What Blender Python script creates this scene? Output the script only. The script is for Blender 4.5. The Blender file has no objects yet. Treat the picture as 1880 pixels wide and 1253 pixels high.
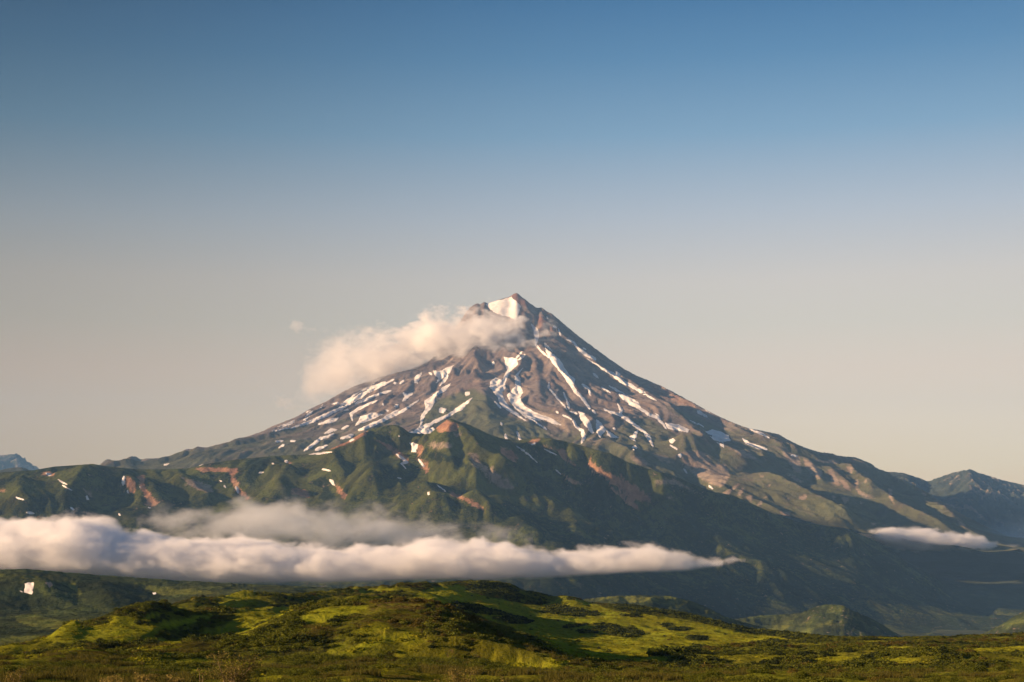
import bpy, bmesh, math, random
import numpy as np
from mathutils import Vector, Matrix

random.seed(7)
rng = np.random.default_rng(7)
S = bpy.context.scene
COL = S.collection

# ------------------------------------------------------------------ camera
F = 2611.0          # focal length in photo pixels (1880 wide)
HOR = 960.0         # photo row of the horizon
CXP = 940.0
PW, PH = 1880, 1253
cam_d = bpy.data.cameras.new('camera')
cam_d.sensor_width = 36.0
cam_d.lens = 36.0 * F / PW
cam_d.shift_y = (HOR - PH / 2) / PW
cam_d.clip_start = 1.0
cam_d.clip_end = 200000.0
cam = bpy.data.objects.new('camera', cam_d)
cam.location = (0, 0, 0)
cam.rotation_euler = (math.radians(90), 0, 0)
COL.objects.link(cam)
S.camera = cam

# ------------------------------------------------------------------ sky, sun, exposure
SKY_W = 0.45
SUN_EL = math.radians(13)
SUN_AZ_LEFT = math.radians(20)      # 0 = exactly from the left, 90 = from behind the camera
sun_dir = Vector((-math.cos(SUN_EL) * math.cos(SUN_AZ_LEFT), -math.cos(SUN_EL) * math.sin(SUN_AZ_LEFT), math.sin(SUN_EL)))
world = bpy.data.worlds.new('World')
S.world = world
world.use_nodes = True
wn = world.node_tree
for n in list(wn.nodes):
    wn.nodes.remove(n)
sky = wn.nodes.new('ShaderNodeTexSky')
sky.sky_type = 'NISHITA'
sky.sun_disc = False
sky.sun_elevation = SUN_EL
sky.sun_rotation = math.atan2(sun_dir.x, sun_dir.y)
sky.altitude = 900
sky.air_density = 1.0
sky.dust_density = 2.6
sky.ozone_density = 2.0
bg = wn.nodes.new('ShaderNodeBackground')
bg.inputs['Strength'].default_value = 0.06
wn.links.new(sky.outputs[0], bg.inputs['Color'])
# evening sky: the warm band of dust over the horizon under a clear blue dome, duller away from the east
def lin(c):
    return tuple((v / 255 / 12.92) if v / 255 <= 0.04045 else ((v / 255 + 0.055) / 1.055) ** 2.4 for v in c) + (1.0,)
tcw = wn.nodes.new('ShaderNodeTexCoord'); sep = wn.nodes.new('ShaderNodeSeparateXYZ')
wn.links.new(tcw.outputs['Generated'], sep.inputs[0])
ramp = wn.nodes.new('ShaderNodeValToRGB'); wn.links.new(sep.outputs['Z'], ramp.inputs['Fac'])
stops = [(0.0, (255, 208, 157)), (0.038, (255, 223, 174)), (0.069, (255, 224, 183)), (0.105, (243, 214, 183)), (0.137, (225, 208, 185)), (0.166, (219, 204, 188)), (0.21, (186, 189, 194)), (0.262, (128, 161, 186)), (0.31, (85, 131, 168)), (0.345, (57, 109, 153)), (0.5, (48, 92, 138)), (1.0, (34, 68, 112))]
el = ramp.color_ramp.elements
el[0].position = stops[0][0]; el[0].color = lin(stops[0][1]); el[1].position = 1.0; el[1].color = lin(stops[-1][1])
for p_, c_ in stops[1:-1]:
    e_ = el.new(p_); e_.color = lin(c_)
azr = wn.nodes.new('ShaderNodeMapRange'); azr.interpolation_type = 'SMOOTHSTEP'
wn.links.new(sep.outputs['X'], azr.inputs[0]); azr.inputs[1].default_value = -0.62; azr.inputs[2].default_value = 0.25; azr.inputs[3].default_value = SKY_W * 0.485; azr.inputs[4].default_value = 1.08 * 0.485
# towards the west the low sky is warmer; high sky darkened like lens vignetting
ramp2 = wn.nodes.new('ShaderNodeValToRGB'); wn.links.new(sep.outputs['Z'], ramp2.inputs['Fac']); e2_ = ramp2.color_ramp.elements
e2_[0].position = 0.0; e2_[0].color = (0.92, 0.78, 0.60, 1); e2_[1].position = 1.0; e2_[1].color = (0.26, 0.37, 0.44, 1)
for p_, c_ in ((0.10, (0.90, 0.79, 0.64, 1)), (0.20, (0.72, 0.72, 0.68, 1)), (0.345, (0.26, 0.37, 0.44, 1))):
    q_ = e2_.new(p_); q_.color = c_
azt = wn.nodes.new('ShaderNodeMapRange'); azt.interpolation_type = 'SMOOTHSTEP'; wn.links.new(sep.outputs['X'], azt.inputs[0]); azt.inputs[1].default_value = -0.46; azt.inputs[2].default_value = 0.08
mt = wn.nodes.new('ShaderNodeMix'); mt.data_type = 'RGBA'; wn.links.new(azt.outputs[0], mt.inputs[0]); wn.links.new(ramp2.outputs[0], mt.inputs[6]); mt.inputs[7].default_value = (0.79, 0.81, 0.83, 1)
mm = wn.nodes.new('ShaderNodeMix'); mm.data_type = 'RGBA'; mm.blend_type = 'MULTIPLY'; mm.inputs[0].default_value = 1.0; wn.links.new(ramp.outputs[0], mm.inputs[6]); wn.links.new(mt.outputs[2], mm.inputs[7])
bg2 = wn.nodes.new('ShaderNodeBackground'); wn.links.new(mm.outputs[2], bg2.inputs['Color']); wn.links.new(azr.outputs[0], bg2.inputs['Strength'])
mxs = wn.nodes.new('ShaderNodeMixShader'); mxs.inputs[0].default_value = 0.92
wn.links.new(bg.outputs[0], mxs.inputs[1]); wn.links.new(bg2.outputs[0], mxs.inputs[2])
wo = wn.nodes.new('ShaderNodeOutputWorld')
wn.links.new(mxs.outputs[0], wo.inputs['Surface'])
sun_l = bpy.data.lights.new('sun', 'SUN')
sun_l.energy = 5.0
sun_l.angle = math.radians(0.6)
sun_l.color = (1.0, 0.66, 0.39)
sun_o = bpy.data.objects.new('sun', sun_l)
sun_o.rotation_euler = sun_dir.to_track_quat('Z', 'Y').to_euler()
sun_o.location = sun_dir * 3000
COL.objects.link(sun_o)
S.view_settings.view_transform = 'Standard'
S.view_settings.look = 'None'
S.view_settings.exposure = 1.35
S.view_settings.gamma = 1.0
S.view_settings.use_curve_mapping = False
S.cycles.max_bounces = 12
S.cycles.diffuse_bounces = 2
S.cycles.glossy_bounces = 1
S.cycles.volume_bounces = 12
S.cycles.transparent_max_bounces = 8
S.cycles.use_denoising = True
S.cycles.volume_max_steps = 256

# ------------------------------------------------------------------ helpers
def tag(o, kind=None, label=None, cat=None, group=None):
    if kind: o['kind'] = kind
    if label: o['label'] = label
    if cat: o['category'] = cat
    if group: o['group'] = group
    return o

_G = rng.normal(size=(512, 2)); _G /= np.linalg.norm(_G, axis=1)[:, None]
_P = rng.permutation(512)
def perlin(x, y, seed=0):
    xi = np.floor(x).astype(np.int64); yi = np.floor(y).astype(np.int64)
    xf = x - xi; yf = y - yi
    u = xf * xf * xf * (xf * (xf * 6 - 15) + 10); v = yf * yf * yf * (yf * (yf * 6 - 15) + 10)
    def g(ix, iy, dx, dy):
        h = _P[(_P[(ix + seed * 37) & 511] + iy + seed * 91) & 511]
        return _G[h, 0] * dx + _G[h, 1] * dy
    a = g(xi, yi, xf, yf); b = g(xi + 1, yi, xf - 1, yf)
    c = g(xi, yi + 1, xf, yf - 1); d = g(xi + 1, yi + 1, xf - 1, yf - 1)
    return (a + (b - a) * u + (c + (d - c) * u - a - (b - a) * u) * v) * 1.5
def fbm(x, y, scale, octs=5, seed=0, gain=0.5, ridged=False):
    r = np.zeros_like(x, dtype=float); a = 1.0; s = 1.0 / scale; t = 0
    for o in range(octs):
        n = perlin(x * s, y * s, seed + o * 3)
        if ridged: n = 1 - 2 * np.abs(n)
        r += a * n; t += a; a *= gain; s *= 2.03
    return r / t
def smooth(a, b, x):
    t = np.clip((x - a) / (b - a), 0, 1); return t * t * (3 - 2 * t)

def Zpix(py, Y): return (HOR - py) * Y / F
def Xpix(px, Y): return (px - CXP) * Y / F

# tracing in coordinates of enlarged views of the photograph
VIEWS = {1: (500, 500, 3.76), 2: (900, 500, 3.76), 3: (1380, 750, 3.76), 4: (0, 780, 3.76), 5: (450, 750, 3.76),
         6: (900, 750, 3.76), 7: (0, 1000, 4.7), 8: (350, 1000, 4.7), 9: (700, 1000, 4.7), 10: (1080, 1000, 4.7),
         11: (1480, 1000, 4.7), 12: (830, 520, 7.504), 0: (0, 0, 1.0)}
def V(view, pts):
    ox, oy, s = VIEWS[view]
    return [(ox + x / s, oy + y / s) for x, y in pts]

def inside(poly, x, y):
    r = np.zeros(x.shape, bool); n = len(poly)
    for i in range(n):
        x1, y1 = poly[i]; x2, y2 = poly[(i + 1) % n]
        if y1 == y2: continue
        c = ((y1 > y) != (y2 > y)) & (x < (x2 - x1) * (y - y1) / (y2 - y1) + x1)
        r ^= c
    return r
def line_dist(line, x, y, widths=None):
    """distance to a polyline and the relative position along it"""
    best = np.full(x.shape, 1e9); bw = np.ones(x.shape)
    n = len(line)
    for i in range(n - 1):
        x1, y1 = line[i]; x2, y2 = line[i + 1]
        dx, dy = x2 - x1, y2 - y1; L = dx * dx + dy * dy + 1e-9
        t = np.clip(((x - x1) * dx + (y - y1) * dy) / L, 0, 1)
        d = np.hypot(x - x1 - t * dx, y - y1 - t * dy)
        m = d < best
        best = np.where(m, d, best)
        bw = np.where(m, (i + t) / (n - 1), bw)
    return best, bw

class Paint:
    """coverage map over the photo frame at 2 px per cell, read back where the land projects"""
    def __init__(s):
        s.a = np.zeros((640, 960)); s.gx, s.gy = np.meshgrid(np.arange(960) * 2.0 + 1, np.arange(640) * 2.0 + 1)
    def poly(s, pts, v=1.0, soft=3):
        xs = [p[0] for p in pts]; ys = [p[1] for p in pts]
        x0, x1 = max(0, int(min(xs) / 2) - 6), min(960, int(max(xs) / 2) + 7)
        y0, y1 = max(0, int(min(ys) / 2) - 6), min(640, int(max(ys) / 2) + 7)
        if x1 <= x0 or y1 <= y0: return s
        m = inside(pts, s.gx[y0:y1, x0:x1], s.gy[y0:y1, x0:x1]).astype(float)
        for _ in range(soft):
            p = np.pad(m, 1, mode='edge'); m = (p[1:-1, 1:-1] * 2 + p[:-2, 1:-1] + p[2:, 1:-1] + p[1:-1, :-2] + p[1:-1, 2:]) / 6
        s.a[y0:y1, x0:x1] = np.maximum(s.a[y0:y1, x0:x1], m * v) if v > 0 else s.a[y0:y1, x0:x1] * (1 + m * v)
        return s
    def line(s, pts, w, v=1.0):
        d, _ = line_dist(pts, s.gx, s.gy)
        s.a = np.maximum(s.a, v * np.clip(1.3 - d / w, 0, 1)); return s
    def at(s, px, py):
        u = np.clip((px - 1) / 2, 0, 958.99); v = np.clip((py - 1) / 2, 0, 638.99)
        i = u.astype(int); j = v.astype(int); fx = u - i; fy = v - j
        a = s.a
        return (a[j, i] * (1 - fx) * (1 - fy) + a[j, i + 1] * fx * (1 - fy) + a[j + 1, i] * (1 - fx) * fy + a[j + 1, i + 1] * fx * fy)

def rbf(points, k=1.6, eps=1e-3, sx=300.0):
    """thin plate spline py(px, Y) through control points (px, Y, py)"""
    P = np.array([(p[0] / sx, math.log(p[1]) * k) for p in points]); b = np.array([p[2] for p in points], float)
    n = len(P)
    def phi(d2): return 0.5 * d2 * np.log(d2 + 1e-9)
    A = np.zeros((n + 3, n + 3)); d2 = ((P[:, None] - P[None]) ** 2).sum(-1)
    A[:n, :n] = phi(d2) + eps * np.eye(n); A[:n, n] = 1; A[:n, n + 1:] = P; A[n, :n] = 1; A[n + 1:, :n] = P.T
    w = np.linalg.solve(A, np.r_[b, 0, 0, 0])
    def f(px, Y):
        x = (np.asarray(px) / sx).ravel(); y = (np.log(np.asarray(Y)) * k).ravel(); r = w[n] + w[n + 1] * x + w[n + 2] * y
        for i in range(n):
            r = r + w[i] * phi((x - P[i, 0]) ** 2 + (y - P[i, 1]) ** 2)
        return r.reshape(np.shape(px))
    return f

def blur2(a, n):
    for _ in range(n):
        p = np.pad(a, 1, mode='edge'); a = (p[1:-1, 1:-1] * 4 + p[:-2, 1:-1] + p[2:, 1:-1] + p[1:-1, :-2] + p[1:-1, 2:]) / 8
    return a

def erode(H, cell, n_drops, steps=45, batch=15000, k_er=0.35, k_dep=0.25, cap=5.0, inertia=0.25, seed=1):
    """rain drops run down the slope, cut gullies and leave fans"""
    r = np.random.default_rng(seed); ny, nx = H.shape
    h = (H / cell).copy(); h0 = h.ravel().copy(); batch = min(batch, nx * ny // 14)
    flat = h.ravel()
    for b in range(max(1, n_drops // batch)):
        x = r.uniform(1, nx - 3, batch); y = r.uniform(1, ny - 3, batch)
        dx = np.zeros(batch); dy = np.zeros(batch); vel = np.ones(batch); wat = np.ones(batch); sed = np.zeros(batch)
        for s in range(steps):
            i = x.astype(int); j = y.astype(int); u = x - i; v = y - j; k = j * nx + i
            h00 = flat[k]; h10 = flat[k + 1]; h01 = flat[k + nx]; h11 = flat[k + nx + 1]
            gx = (h10 - h00) * (1 - v) + (h11 - h01) * v; gy = (h01 - h00) * (1 - u) + (h11 - h10) * u
            ho = h00 * (1 - u) * (1 - v) + h10 * u * (1 - v) + h01 * (1 - u) * v + h11 * u * v
            dx = dx * inertia - gx * (1 - inertia); dy = dy * inertia - gy * (1 - inertia)
            L = np.hypot(dx, dy) + 1e-9; dx /= L; dy /= L
            nx_ = x + dx; ny_ = y + dy
            ok = (nx_ > 1) & (nx_ < nx - 2.01) & (ny_ > 1) & (ny_ < ny - 2.01)
            nx_ = np.where(ok, nx_, x); ny_ = np.where(ok, ny_, y)
            i2 = nx_.astype(int); j2 = ny_.astype(int); u2 = nx_ - i2; v2 = ny_ - j2; k2 = j2 * nx + i2
            hn = flat[k2] * (1 - u2) * (1 - v2) + flat[k2 + 1] * u2 * (1 - v2) + flat[k2 + nx] * (1 - u2) * v2 + flat[k2 + nx + 1] * u2 * v2
            dh = hn - ho
            c = np.maximum(-dh, 0.01) * vel * wat * cap
            dep = np.where(dh > 0, np.minimum(sed, dh), np.where(sed > c, (sed - c) * k_dep, -np.minimum((c - sed) * k_er, np.maximum(-dh, 0)*0.6)))
            dep = np.where(ok, dep, 0) 
            sed = sed - dep
            dd = dep * 0.25
            np.add.at(flat, k, dd * 4 * (1 - u) * (1 - v)); np.add.at(flat, k + 1, dd * 4 * u * (1 - v))
            np.add.at(flat, k + nx, dd * 4 * (1 - u) * v); np.add.at(flat, k + nx + 1, dd * 4 * u * v)
            vel = np.sqrt(np.clip(vel * vel - dh * 4, 0.01, 9)); wat = wat * 0.97
            x, y = nx_, ny_
            x = np.where(ok, x, r.uniform(1, nx - 3, batch)); y = np.where(ok, y, r.uniform(1, ny - 3, batch)); sed = np.where(ok, sed, 0)
        np.clip(flat, h0 - 5.5, h0 + 1.2, out=flat)
    return h * cell

def grid_mesh(name, X, Y, Z, material, masks=None, keep=None, smooth_shade=True, parent=None):
    ny, nx = X.shape
    co = np.stack([X, Y, Z], -1).reshape(-1, 3).astype(np.float32)
    j, i = np.mgrid[0:ny - 1, 0:nx - 1]; a = (j * nx + i).ravel()
    q = np.stack([a, a + 1, a + nx + 1, a + nx], -1)
    if keep is not None:
        kf = keep[:-1, :-1] & keep[1:, :-1] & keep[:-1, 1:] & keep[1:, 1:]
        q = q[kf.ravel()]
        used = np.zeros(len(co), bool); used[q.ravel()] = True
        idx = np.cumsum(used) - 1; q = idx[q]; co = co[used]
    else: used = None
    me = bpy.data.meshes.new(name)
    me.vertices.add(len(co)); me.vertices.foreach_set('co', co.ravel())
    me.loops.add(q.size); me.loops.foreach_set('vertex_index', q.ravel().astype(np.int32))
    me.polygons.add(len(q)); me.polygons.foreach_set('loop_start', np.arange(0, q.size, 4, dtype=np.int32))
    me.update(calc_edges=True)
    if smooth_shade: me.shade_smooth()
    if masks is not None:
        for nm, arr in masks.items():
            at = me.attributes.new(nm, 'FLOAT', 'POINT'); v = arr.ravel().astype(np.float32)
            at.data.foreach_set('value', v[used] if used is not None else v)
    me.materials.append(material)
    o = bpy.data.objects.new(name, me); COL.objects.link(o)
    if parent: o.parent = parent
    return o

class Land:
    """a height field on a regular grid in metres"""
    def __init__(s, x0, x1, y0, y1, cell):
        s.x0, s.y0, s.c = x0, y0, cell
        s.nx = int((x1 - x0) / cell) + 1; s.ny = int((y1 - y0) / cell) + 1
        s.X, s.Y = np.meshgrid(x0 + np.arange(s.nx) * cell, y0 + np.arange(s.ny) * cell)
        s.px = CXP + F * s.X / s.Y; s.Z = np.zeros_like(s.X)
    def py(s): return HOR - F * s.Z / s.Y
    def at(s, x, y):
        u = np.clip((x - s.x0) / s.c, 0, s.nx - 1.001); v = np.clip((y - s.y0) / s.c, 0, s.ny - 1.001)
        i = u.astype(int); j = v.astype(int); fx = u - i; fy = v - j; a = s.Z
        return a[j, i] * (1 - fx) * (1 - fy) + a[j, i + 1] * fx * (1 - fy) + a[j + 1, i] * (1 - fx) * fy + a[j + 1, i + 1] * fx * fy
    def hit(s, px, py, n=500):
        """where the sight line through a photo pixel meets the land (nearest)"""
        px = np.asarray(px, float); py = np.asarray(py, float)
        y0 = s.y0 + s.c; y1 = s.y0 + (s.ny - 2) * s.c
        res = np.full(px.shape, np.nan); prev = np.full(px.shape, np.nan); ys = np.geomspace(y0, y1, n); last = ys[0]
        for y in ys:
            d = s.at(Xpix(px, y), np.full(px.shape, y)) - Zpix(py, y)
            if y > ys[0]:
                c = np.isnan(res) & (prev < 0) & (d >= 0)
                t = prev / (prev - d + 1e-12)
                res = np.where(c, last + (y - last) * t, res)
            prev = d; last = y
        return res
    def skyline_fix(s, pts, sigma, hard=0.0, ymax=None):
        xs = np.array([p[0] for p in pts], float); ys = np.array([p[1] for p in pts], float)
        cols = np.arange(xs[0], xs[-1] + 1, 2.0)
        n = 500; yy = np.linspace(s.y0 + s.c, s.y0 + (s.ny - 2) * s.c, n)
        if ymax: yy = yy[yy < ymax]
        P = np.stack([HOR - F * s.at(Xpix(cols, y), np.full(cols.shape, y)) / y for y in yy])
        k = P.argmin(0); top = P.min(0); yc = yy[k]
        kk = 41; ker = np.hanning(kk); ker /= ker.sum(); ycs = np.convolve(np.pad(yc, kk // 2, mode='edge'), ker, 'valid')
        tgt = np.interp(cols, xs, ys); d = top - tgt
        kk = 7; ker = np.hanning(kk + 2)[1:-1]; ker /= ker.sum(); d = np.convolve(np.pad(d, kk // 2, mode='edge'), ker, 'valid')
        D = np.interp(s.px, cols, d, left=0, right=0); YC = np.interp(s.px, cols, ycs)
        s.Z += D * s.Y / F * np.exp(-((s.Y - YC) / sigma) ** 2)
        return float(np.abs(d).mean())
    def bump(s, pts, amp, width, sharp=1.3):
        """a spur (amp > 0) or a gully (amp < 0) along a traced line"""
        px = np.array([p[0] for p in pts]); py = np.array([p[1] for p in pts])
        t = np.linspace(0, 1, 4 * len(pts)); tt = np.linspace(0, 1, len(pts)); px = np.interp(t, tt, px); py = np.interp(t, tt, py)
        y = s.hit(px, py)
        ok = ~np.isnan(y)
        if ok.sum() < 2: return
        ln = [(Xpix(a, b), b) for a, b in zip(px[ok], y[ok])]
        xs = [p[0] for p in ln]; ys = [p[1] for p in ln]; m = width * 4
        i0 = max(0, int((min(xs) - m - s.x0) / s.c)); i1 = min(s.nx, int((max(xs) + m - s.x0) / s.c))
        j0 = max(0, int((min(ys) - m - s.y0) / s.c)); j1 = min(s.ny, int((max(ys) + m - s.y0) / s.c))
        if i1 <= i0 or j1 <= j0: return
        d, w = line_dist(ln, s.X[j0:j1, i0:i1], s.Y[j0:j1, i0:i1])
        env = np.sqrt(np.clip(np.minimum(w, 1 - w) * 6, 0, 1))
        s.Z[j0:j1, i0:i1] += amp * env * np.exp(-(d / width) ** sharp)
# ------------------------------------------------------------------ materials
def new_mat(name):
    m = bpy.data.materials.new(name); m.use_nodes = True; nt = m.node_tree
    for n in list(nt.nodes): nt.nodes.remove(n)
    return m, nt
def nz(nt, vec, scale, detail=5, rough=0.6, dist=0.0):
    n = nt.nodes.new('ShaderNodeTexNoise'); n.inputs['Scale'].default_value = scale; n.inputs['Detail'].default_value = detail
    n.inputs['Roughness'].default_value = rough; n.inputs['Distortion'].default_value = dist
    nt.links.new(vec, n.inputs['Vector']); return n.outputs['Fac']
def mth(nt, op, a, b=None, c=None, clamp=False):
    n = nt.nodes.new('ShaderNodeMath'); n.operation = op; n.use_clamp = clamp
    for i, v in enumerate((a, b, c)):
        if v is None: continue
        if isinstance(v, (int, float)): n.inputs[i].default_value = v
        else: nt.links.new(v, n.inputs[i])
    return n.outputs[0]
def mrange(nt, v, a, b, c=0.0, d=1.0, mode='SMOOTHSTEP'):
    n = nt.nodes.new('ShaderNodeMapRange'); n.interpolation_type = mode
    nt.links.new(v, n.inputs[0]); n.inputs[1].default_value = a; n.inputs[2].default_value = b
    n.inputs[3].default_value = c; n.inputs[4].default_value = d; return n.outputs[0]
def mixc(nt, f, a, b):
    n = nt.nodes.new('ShaderNodeMix'); n.data_type = 'RGBA'
    if isinstance(f, (int, float)): n.inputs[0].default_value = f
    else: nt.links.new(f, n.inputs[0])
    for i, v in ((6, a), (7, b)):
        if isinstance(v, tuple): n.inputs[i].default_value = (*v, 1)
        else: nt.links.new(v, n.inputs[i])
    return n.outputs[2]
def land_mat(name, base, layers, unit, bump=1.0, bump_scale=None, var=0.35):
    """base / layers: (dark, light) colour pairs; layer = (attribute, pair, edge noise, edge softness); unit = size of the detail in metres"""
    m, nt = new_mat(name)
    tc = nt.nodes.new('ShaderNodeNewGeometry'); P = tc.outputs['Position']
    big = nz(nt, P, 1 / (unit * 14), 4, 0.6); mid = nz(nt, P, 1 / (unit * 3), 6, 0.68, 0.4); fine = nz(nt, P, 1 / unit, 4, 0.7)
    tone = mth(nt, 'ADD', mth(nt, 'MULTIPLY', mid, 0.6), mth(nt, 'MULTIPLY', fine, 0.4))
    tone = mrange(nt, tone, 0.36, 0.64, mode='LINEAR')
    c = mixc(nt, tone, base[0], base[1])
    for attr, pair, k, s in layers:
        at = nt.nodes.new('ShaderNodeAttribute'); at.attribute_name = attr
        e = mth(nt, 'ADD', at.outputs['Fac'], mth(nt, 'MULTIPLY', mth(nt, 'SUBTRACT', mid, 0.5), k))
        e = mth(nt, 'ADD', e, mth(nt, 'MULTIPLY', mth(nt, 'SUBTRACT', fine, 0.5), k * 0.5))
        f = mrange(nt, e, 0.5 - s, 0.5 + s)
        c = mixc(nt, f, c, mixc(nt, tone, pair[0], pair[1]))
    hv = nt.nodes.new('ShaderNodeHueSaturation'); nt.links.new(c, hv.inputs['Color'])
    nt.links.new(mrange(nt, big, 0.3, 0.7, 1 - var, 1 + var, 'LINEAR'), hv.inputs['Value'])
    nt.links.new(mrange(nt, big, 0.3, 0.7, 0.485, 0.515, 'LINEAR'), hv.inputs['Hue'])
    bs = nt.nodes.new('ShaderNodeBsdfDiffuse'); bs.inputs['Roughness'].default_value = 0.8
    nt.links.new(hv.outputs[0], bs.inputs['Color'])
    b = nt.nodes.new('ShaderNodeBump'); b.inputs['Strength'].default_value = 1.0; b.inputs['Distance'].default_value = unit * bump
    hgt = nz(nt, P, 1 / (bump_scale or unit * 2.2), 7, 0.62)
    nt.links.new(hgt, b.inputs['Height']); nt.links.new(b.outputs[0], bs.inputs['Normal'])
    o = nt.nodes.new('ShaderNodeOutputMaterial'); nt.links.new(bs.outputs[0], o.inputs['Surface'])
    return m

GREEN = ((0.048, 0.057, 0.014), (0.108, 0.115, 0.029))
SCRUB = ((0.012, 0.019, 0.009), (0.024, 0.032, 0.014))
ROCK = ((0.100, 0.080, 0.076), (0.195, 0.155, 0.142))
RED = ((0.25, 0.135, 0.085), (0.42, 0.235, 0.145))
PALE = ((0.20, 0.155, 0.12), (0.33, 0.26, 0.20))
m_volcano = land_mat('volcanic_slope', ROCK, [('streak', ((0.16, 0.118, 0.098), (0.26, 0.195, 0.16)), 0.6, 0.35), ('green', ((0.062, 0.066, 0.032), (0.105, 0.104, 0.052)), 0.9, 0.25), ('red', ((0.15, 0.085, 0.068), (0.24, 0.13, 0.10)), 0.7, 0.2),
                                            ('pale', PALE, 1.3, 0.3)], 14, bump=0.75)
m_foot = land_mat('alpine_green', GREEN, [('scrub', SCRUB, 1.6, 0.12), ('rock', ((0.07, 0.055, 0.045), (0.12, 0.095, 0.075)), 0.9, 0.15), ('red', RED, 1.7, 0.3), ('pale', PALE, 1.8, 0.35)], 8, bump=1.0)
m_far = land_mat('far_slope', ((0.032, 0.042, 0.030), (0.060, 0.068, 0.048)), [('pale', PALE, 0.8, 0.2)], 22, bump=0.8)

def snow_mat():
    m, nt = new_mat('old_snow')
    tc = nt.nodes.new('ShaderNodeNewGeometry'); P = tc.outputs['Position']
    f = nz(nt, P, 1 / 25.0, 5, 0.65)
    c = mixc(nt, mrange(nt, f, 0.35, 0.7, mode='LINEAR'), (0.82, 0.81, 0.80), (0.58, 0.53, 0.49))
    bs = nt.nodes.new('ShaderNodeBsdfDiffuse'); nt.links.new(c, bs.inputs['Color'])
    b = nt.nodes.new('ShaderNodeBump'); b.inputs['Distance'].default_value = 2.0; b.inputs['Strength'].default_value = 0.6
    nt.links.new(nz(nt, P, 1 / 14.0, 4), b.inputs['Height']); nt.links.new(b.outputs[0], bs.inputs['Normal'])
    o = nt.nodes.new('ShaderNodeOutputMaterial'); nt.links.new(bs.outputs[0], o.inputs['Surface'])
    return m
m_snow = snow_mat()

# ------------------------------------------------------------------ the volcano
V_Y = 9500.0
VX, VZ = Xpix(947, V_Y), Zpix(541, V_Y)
L = Land(-2950, 3900, 6000, 11000, 10)
dx = L.X - VX; dy = L.Y - V_Y
rho = np.hypot(dx, dy); th = np.arctan2(dy, dx)      # 0 = right, -pi/2 = to the camera
prof = {
    'R': [(0, 0), (60, -40), (200, -125), (410, -270), (655, -455), (1000, -650), (1292, -785), (1600, -905), (1930, -985), (2275, -1090), (2600, -1230), (2850, -1410), (3100, -1560), (3500, -1720), (4200, -1880), (6000, -1950)],
    'L': [(0, 0), (90, -20), (200, -60), (330, -110), (420, -260), (575, -465), (780, -560), (1000, -600), (1358, -765), (1700, -900), (2000, -1000), (2400, -1075), (2690, -1125), (3300, -1250), (6000, -1600)],
    'F': [(0, 0), (60, -50), (250, -190), (600, -440), (1000, -650), (1500, -850), (2000, -1010), (2600, -1180), (3200, -1350), (3800, -1520), (6000, -1900)],
    'D': [(0, 0), (60, -40), (300, -220), (700, -500), (1200, -760), (1800, -980), (2300, -1130), (2800, -1350), (3300, -1540), (3800, -1700), (6000, -1950)],
    'B': [(0, 0), (300, -200), (1000, -650), (2000, -1100), (3000, -1400), (6000, -1900)]}
def pf(k): a = np.array(prof[k], float); return VZ + np.interp(rho, a[:, 0], a[:, 1])
order = [(-math.pi, 'L'), (-math.pi / 2, 'F'), (-math.pi / 4, 'D'), (0, 'R'), (math.pi / 2, 'B'), (math.pi, 'L')]
Z = np.zeros_like(rho)
for (a, ka), (b, kb) in zip(order[:-1], order[1:]):
    m = (th >= a) & (th <= b); t = smooth(0, 1, (th - a) / (b - a))
    Z = np.where(m, pf(ka) * (1 - t) + pf(kb) * t, Z)
# radiating ribs and gullies
wrp = fbm(L.X, L.Y, 1400, 3, 5) * 0.35
lr = np.log(rho + 120)
rib = 1 - 2 * np.abs(perlin((th + wrp) * 4.2, lr * 0.9, 11)); rib2 = 1 - 2 * np.abs(perlin((th + wrp) * 11 + 40, lr * 1.6, 12)); rib3 = 1 - 2 * np.abs(perlin((th + wrp * 1.2) * 26 + 90, lr * 2.4, 13))
env = smooth(60, 900, rho)
rib4 = 1 - 2 * np.abs(perlin((th + wrp * 1.3) * 58 + 190, lr * 4.5, 14))
Z += env * (rib * 38 + rib2 * 19 + rib3 * 9 + rib4 * 4)
streak = np.clip(0.42 + perlin((th + wrp) * 34, lr * 2.2, 16) * 0.6 + fbm(L.X, L.Y, 160, 4, 17) * 0.5, 0, 1)
Z += fbm(L.X, L.Y, 420, 5, 21, ridged=True) * 11 * smooth(1400, 2800, rho) + fbm(L.X, L.Y, 90, 4, 25) * 3
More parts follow.
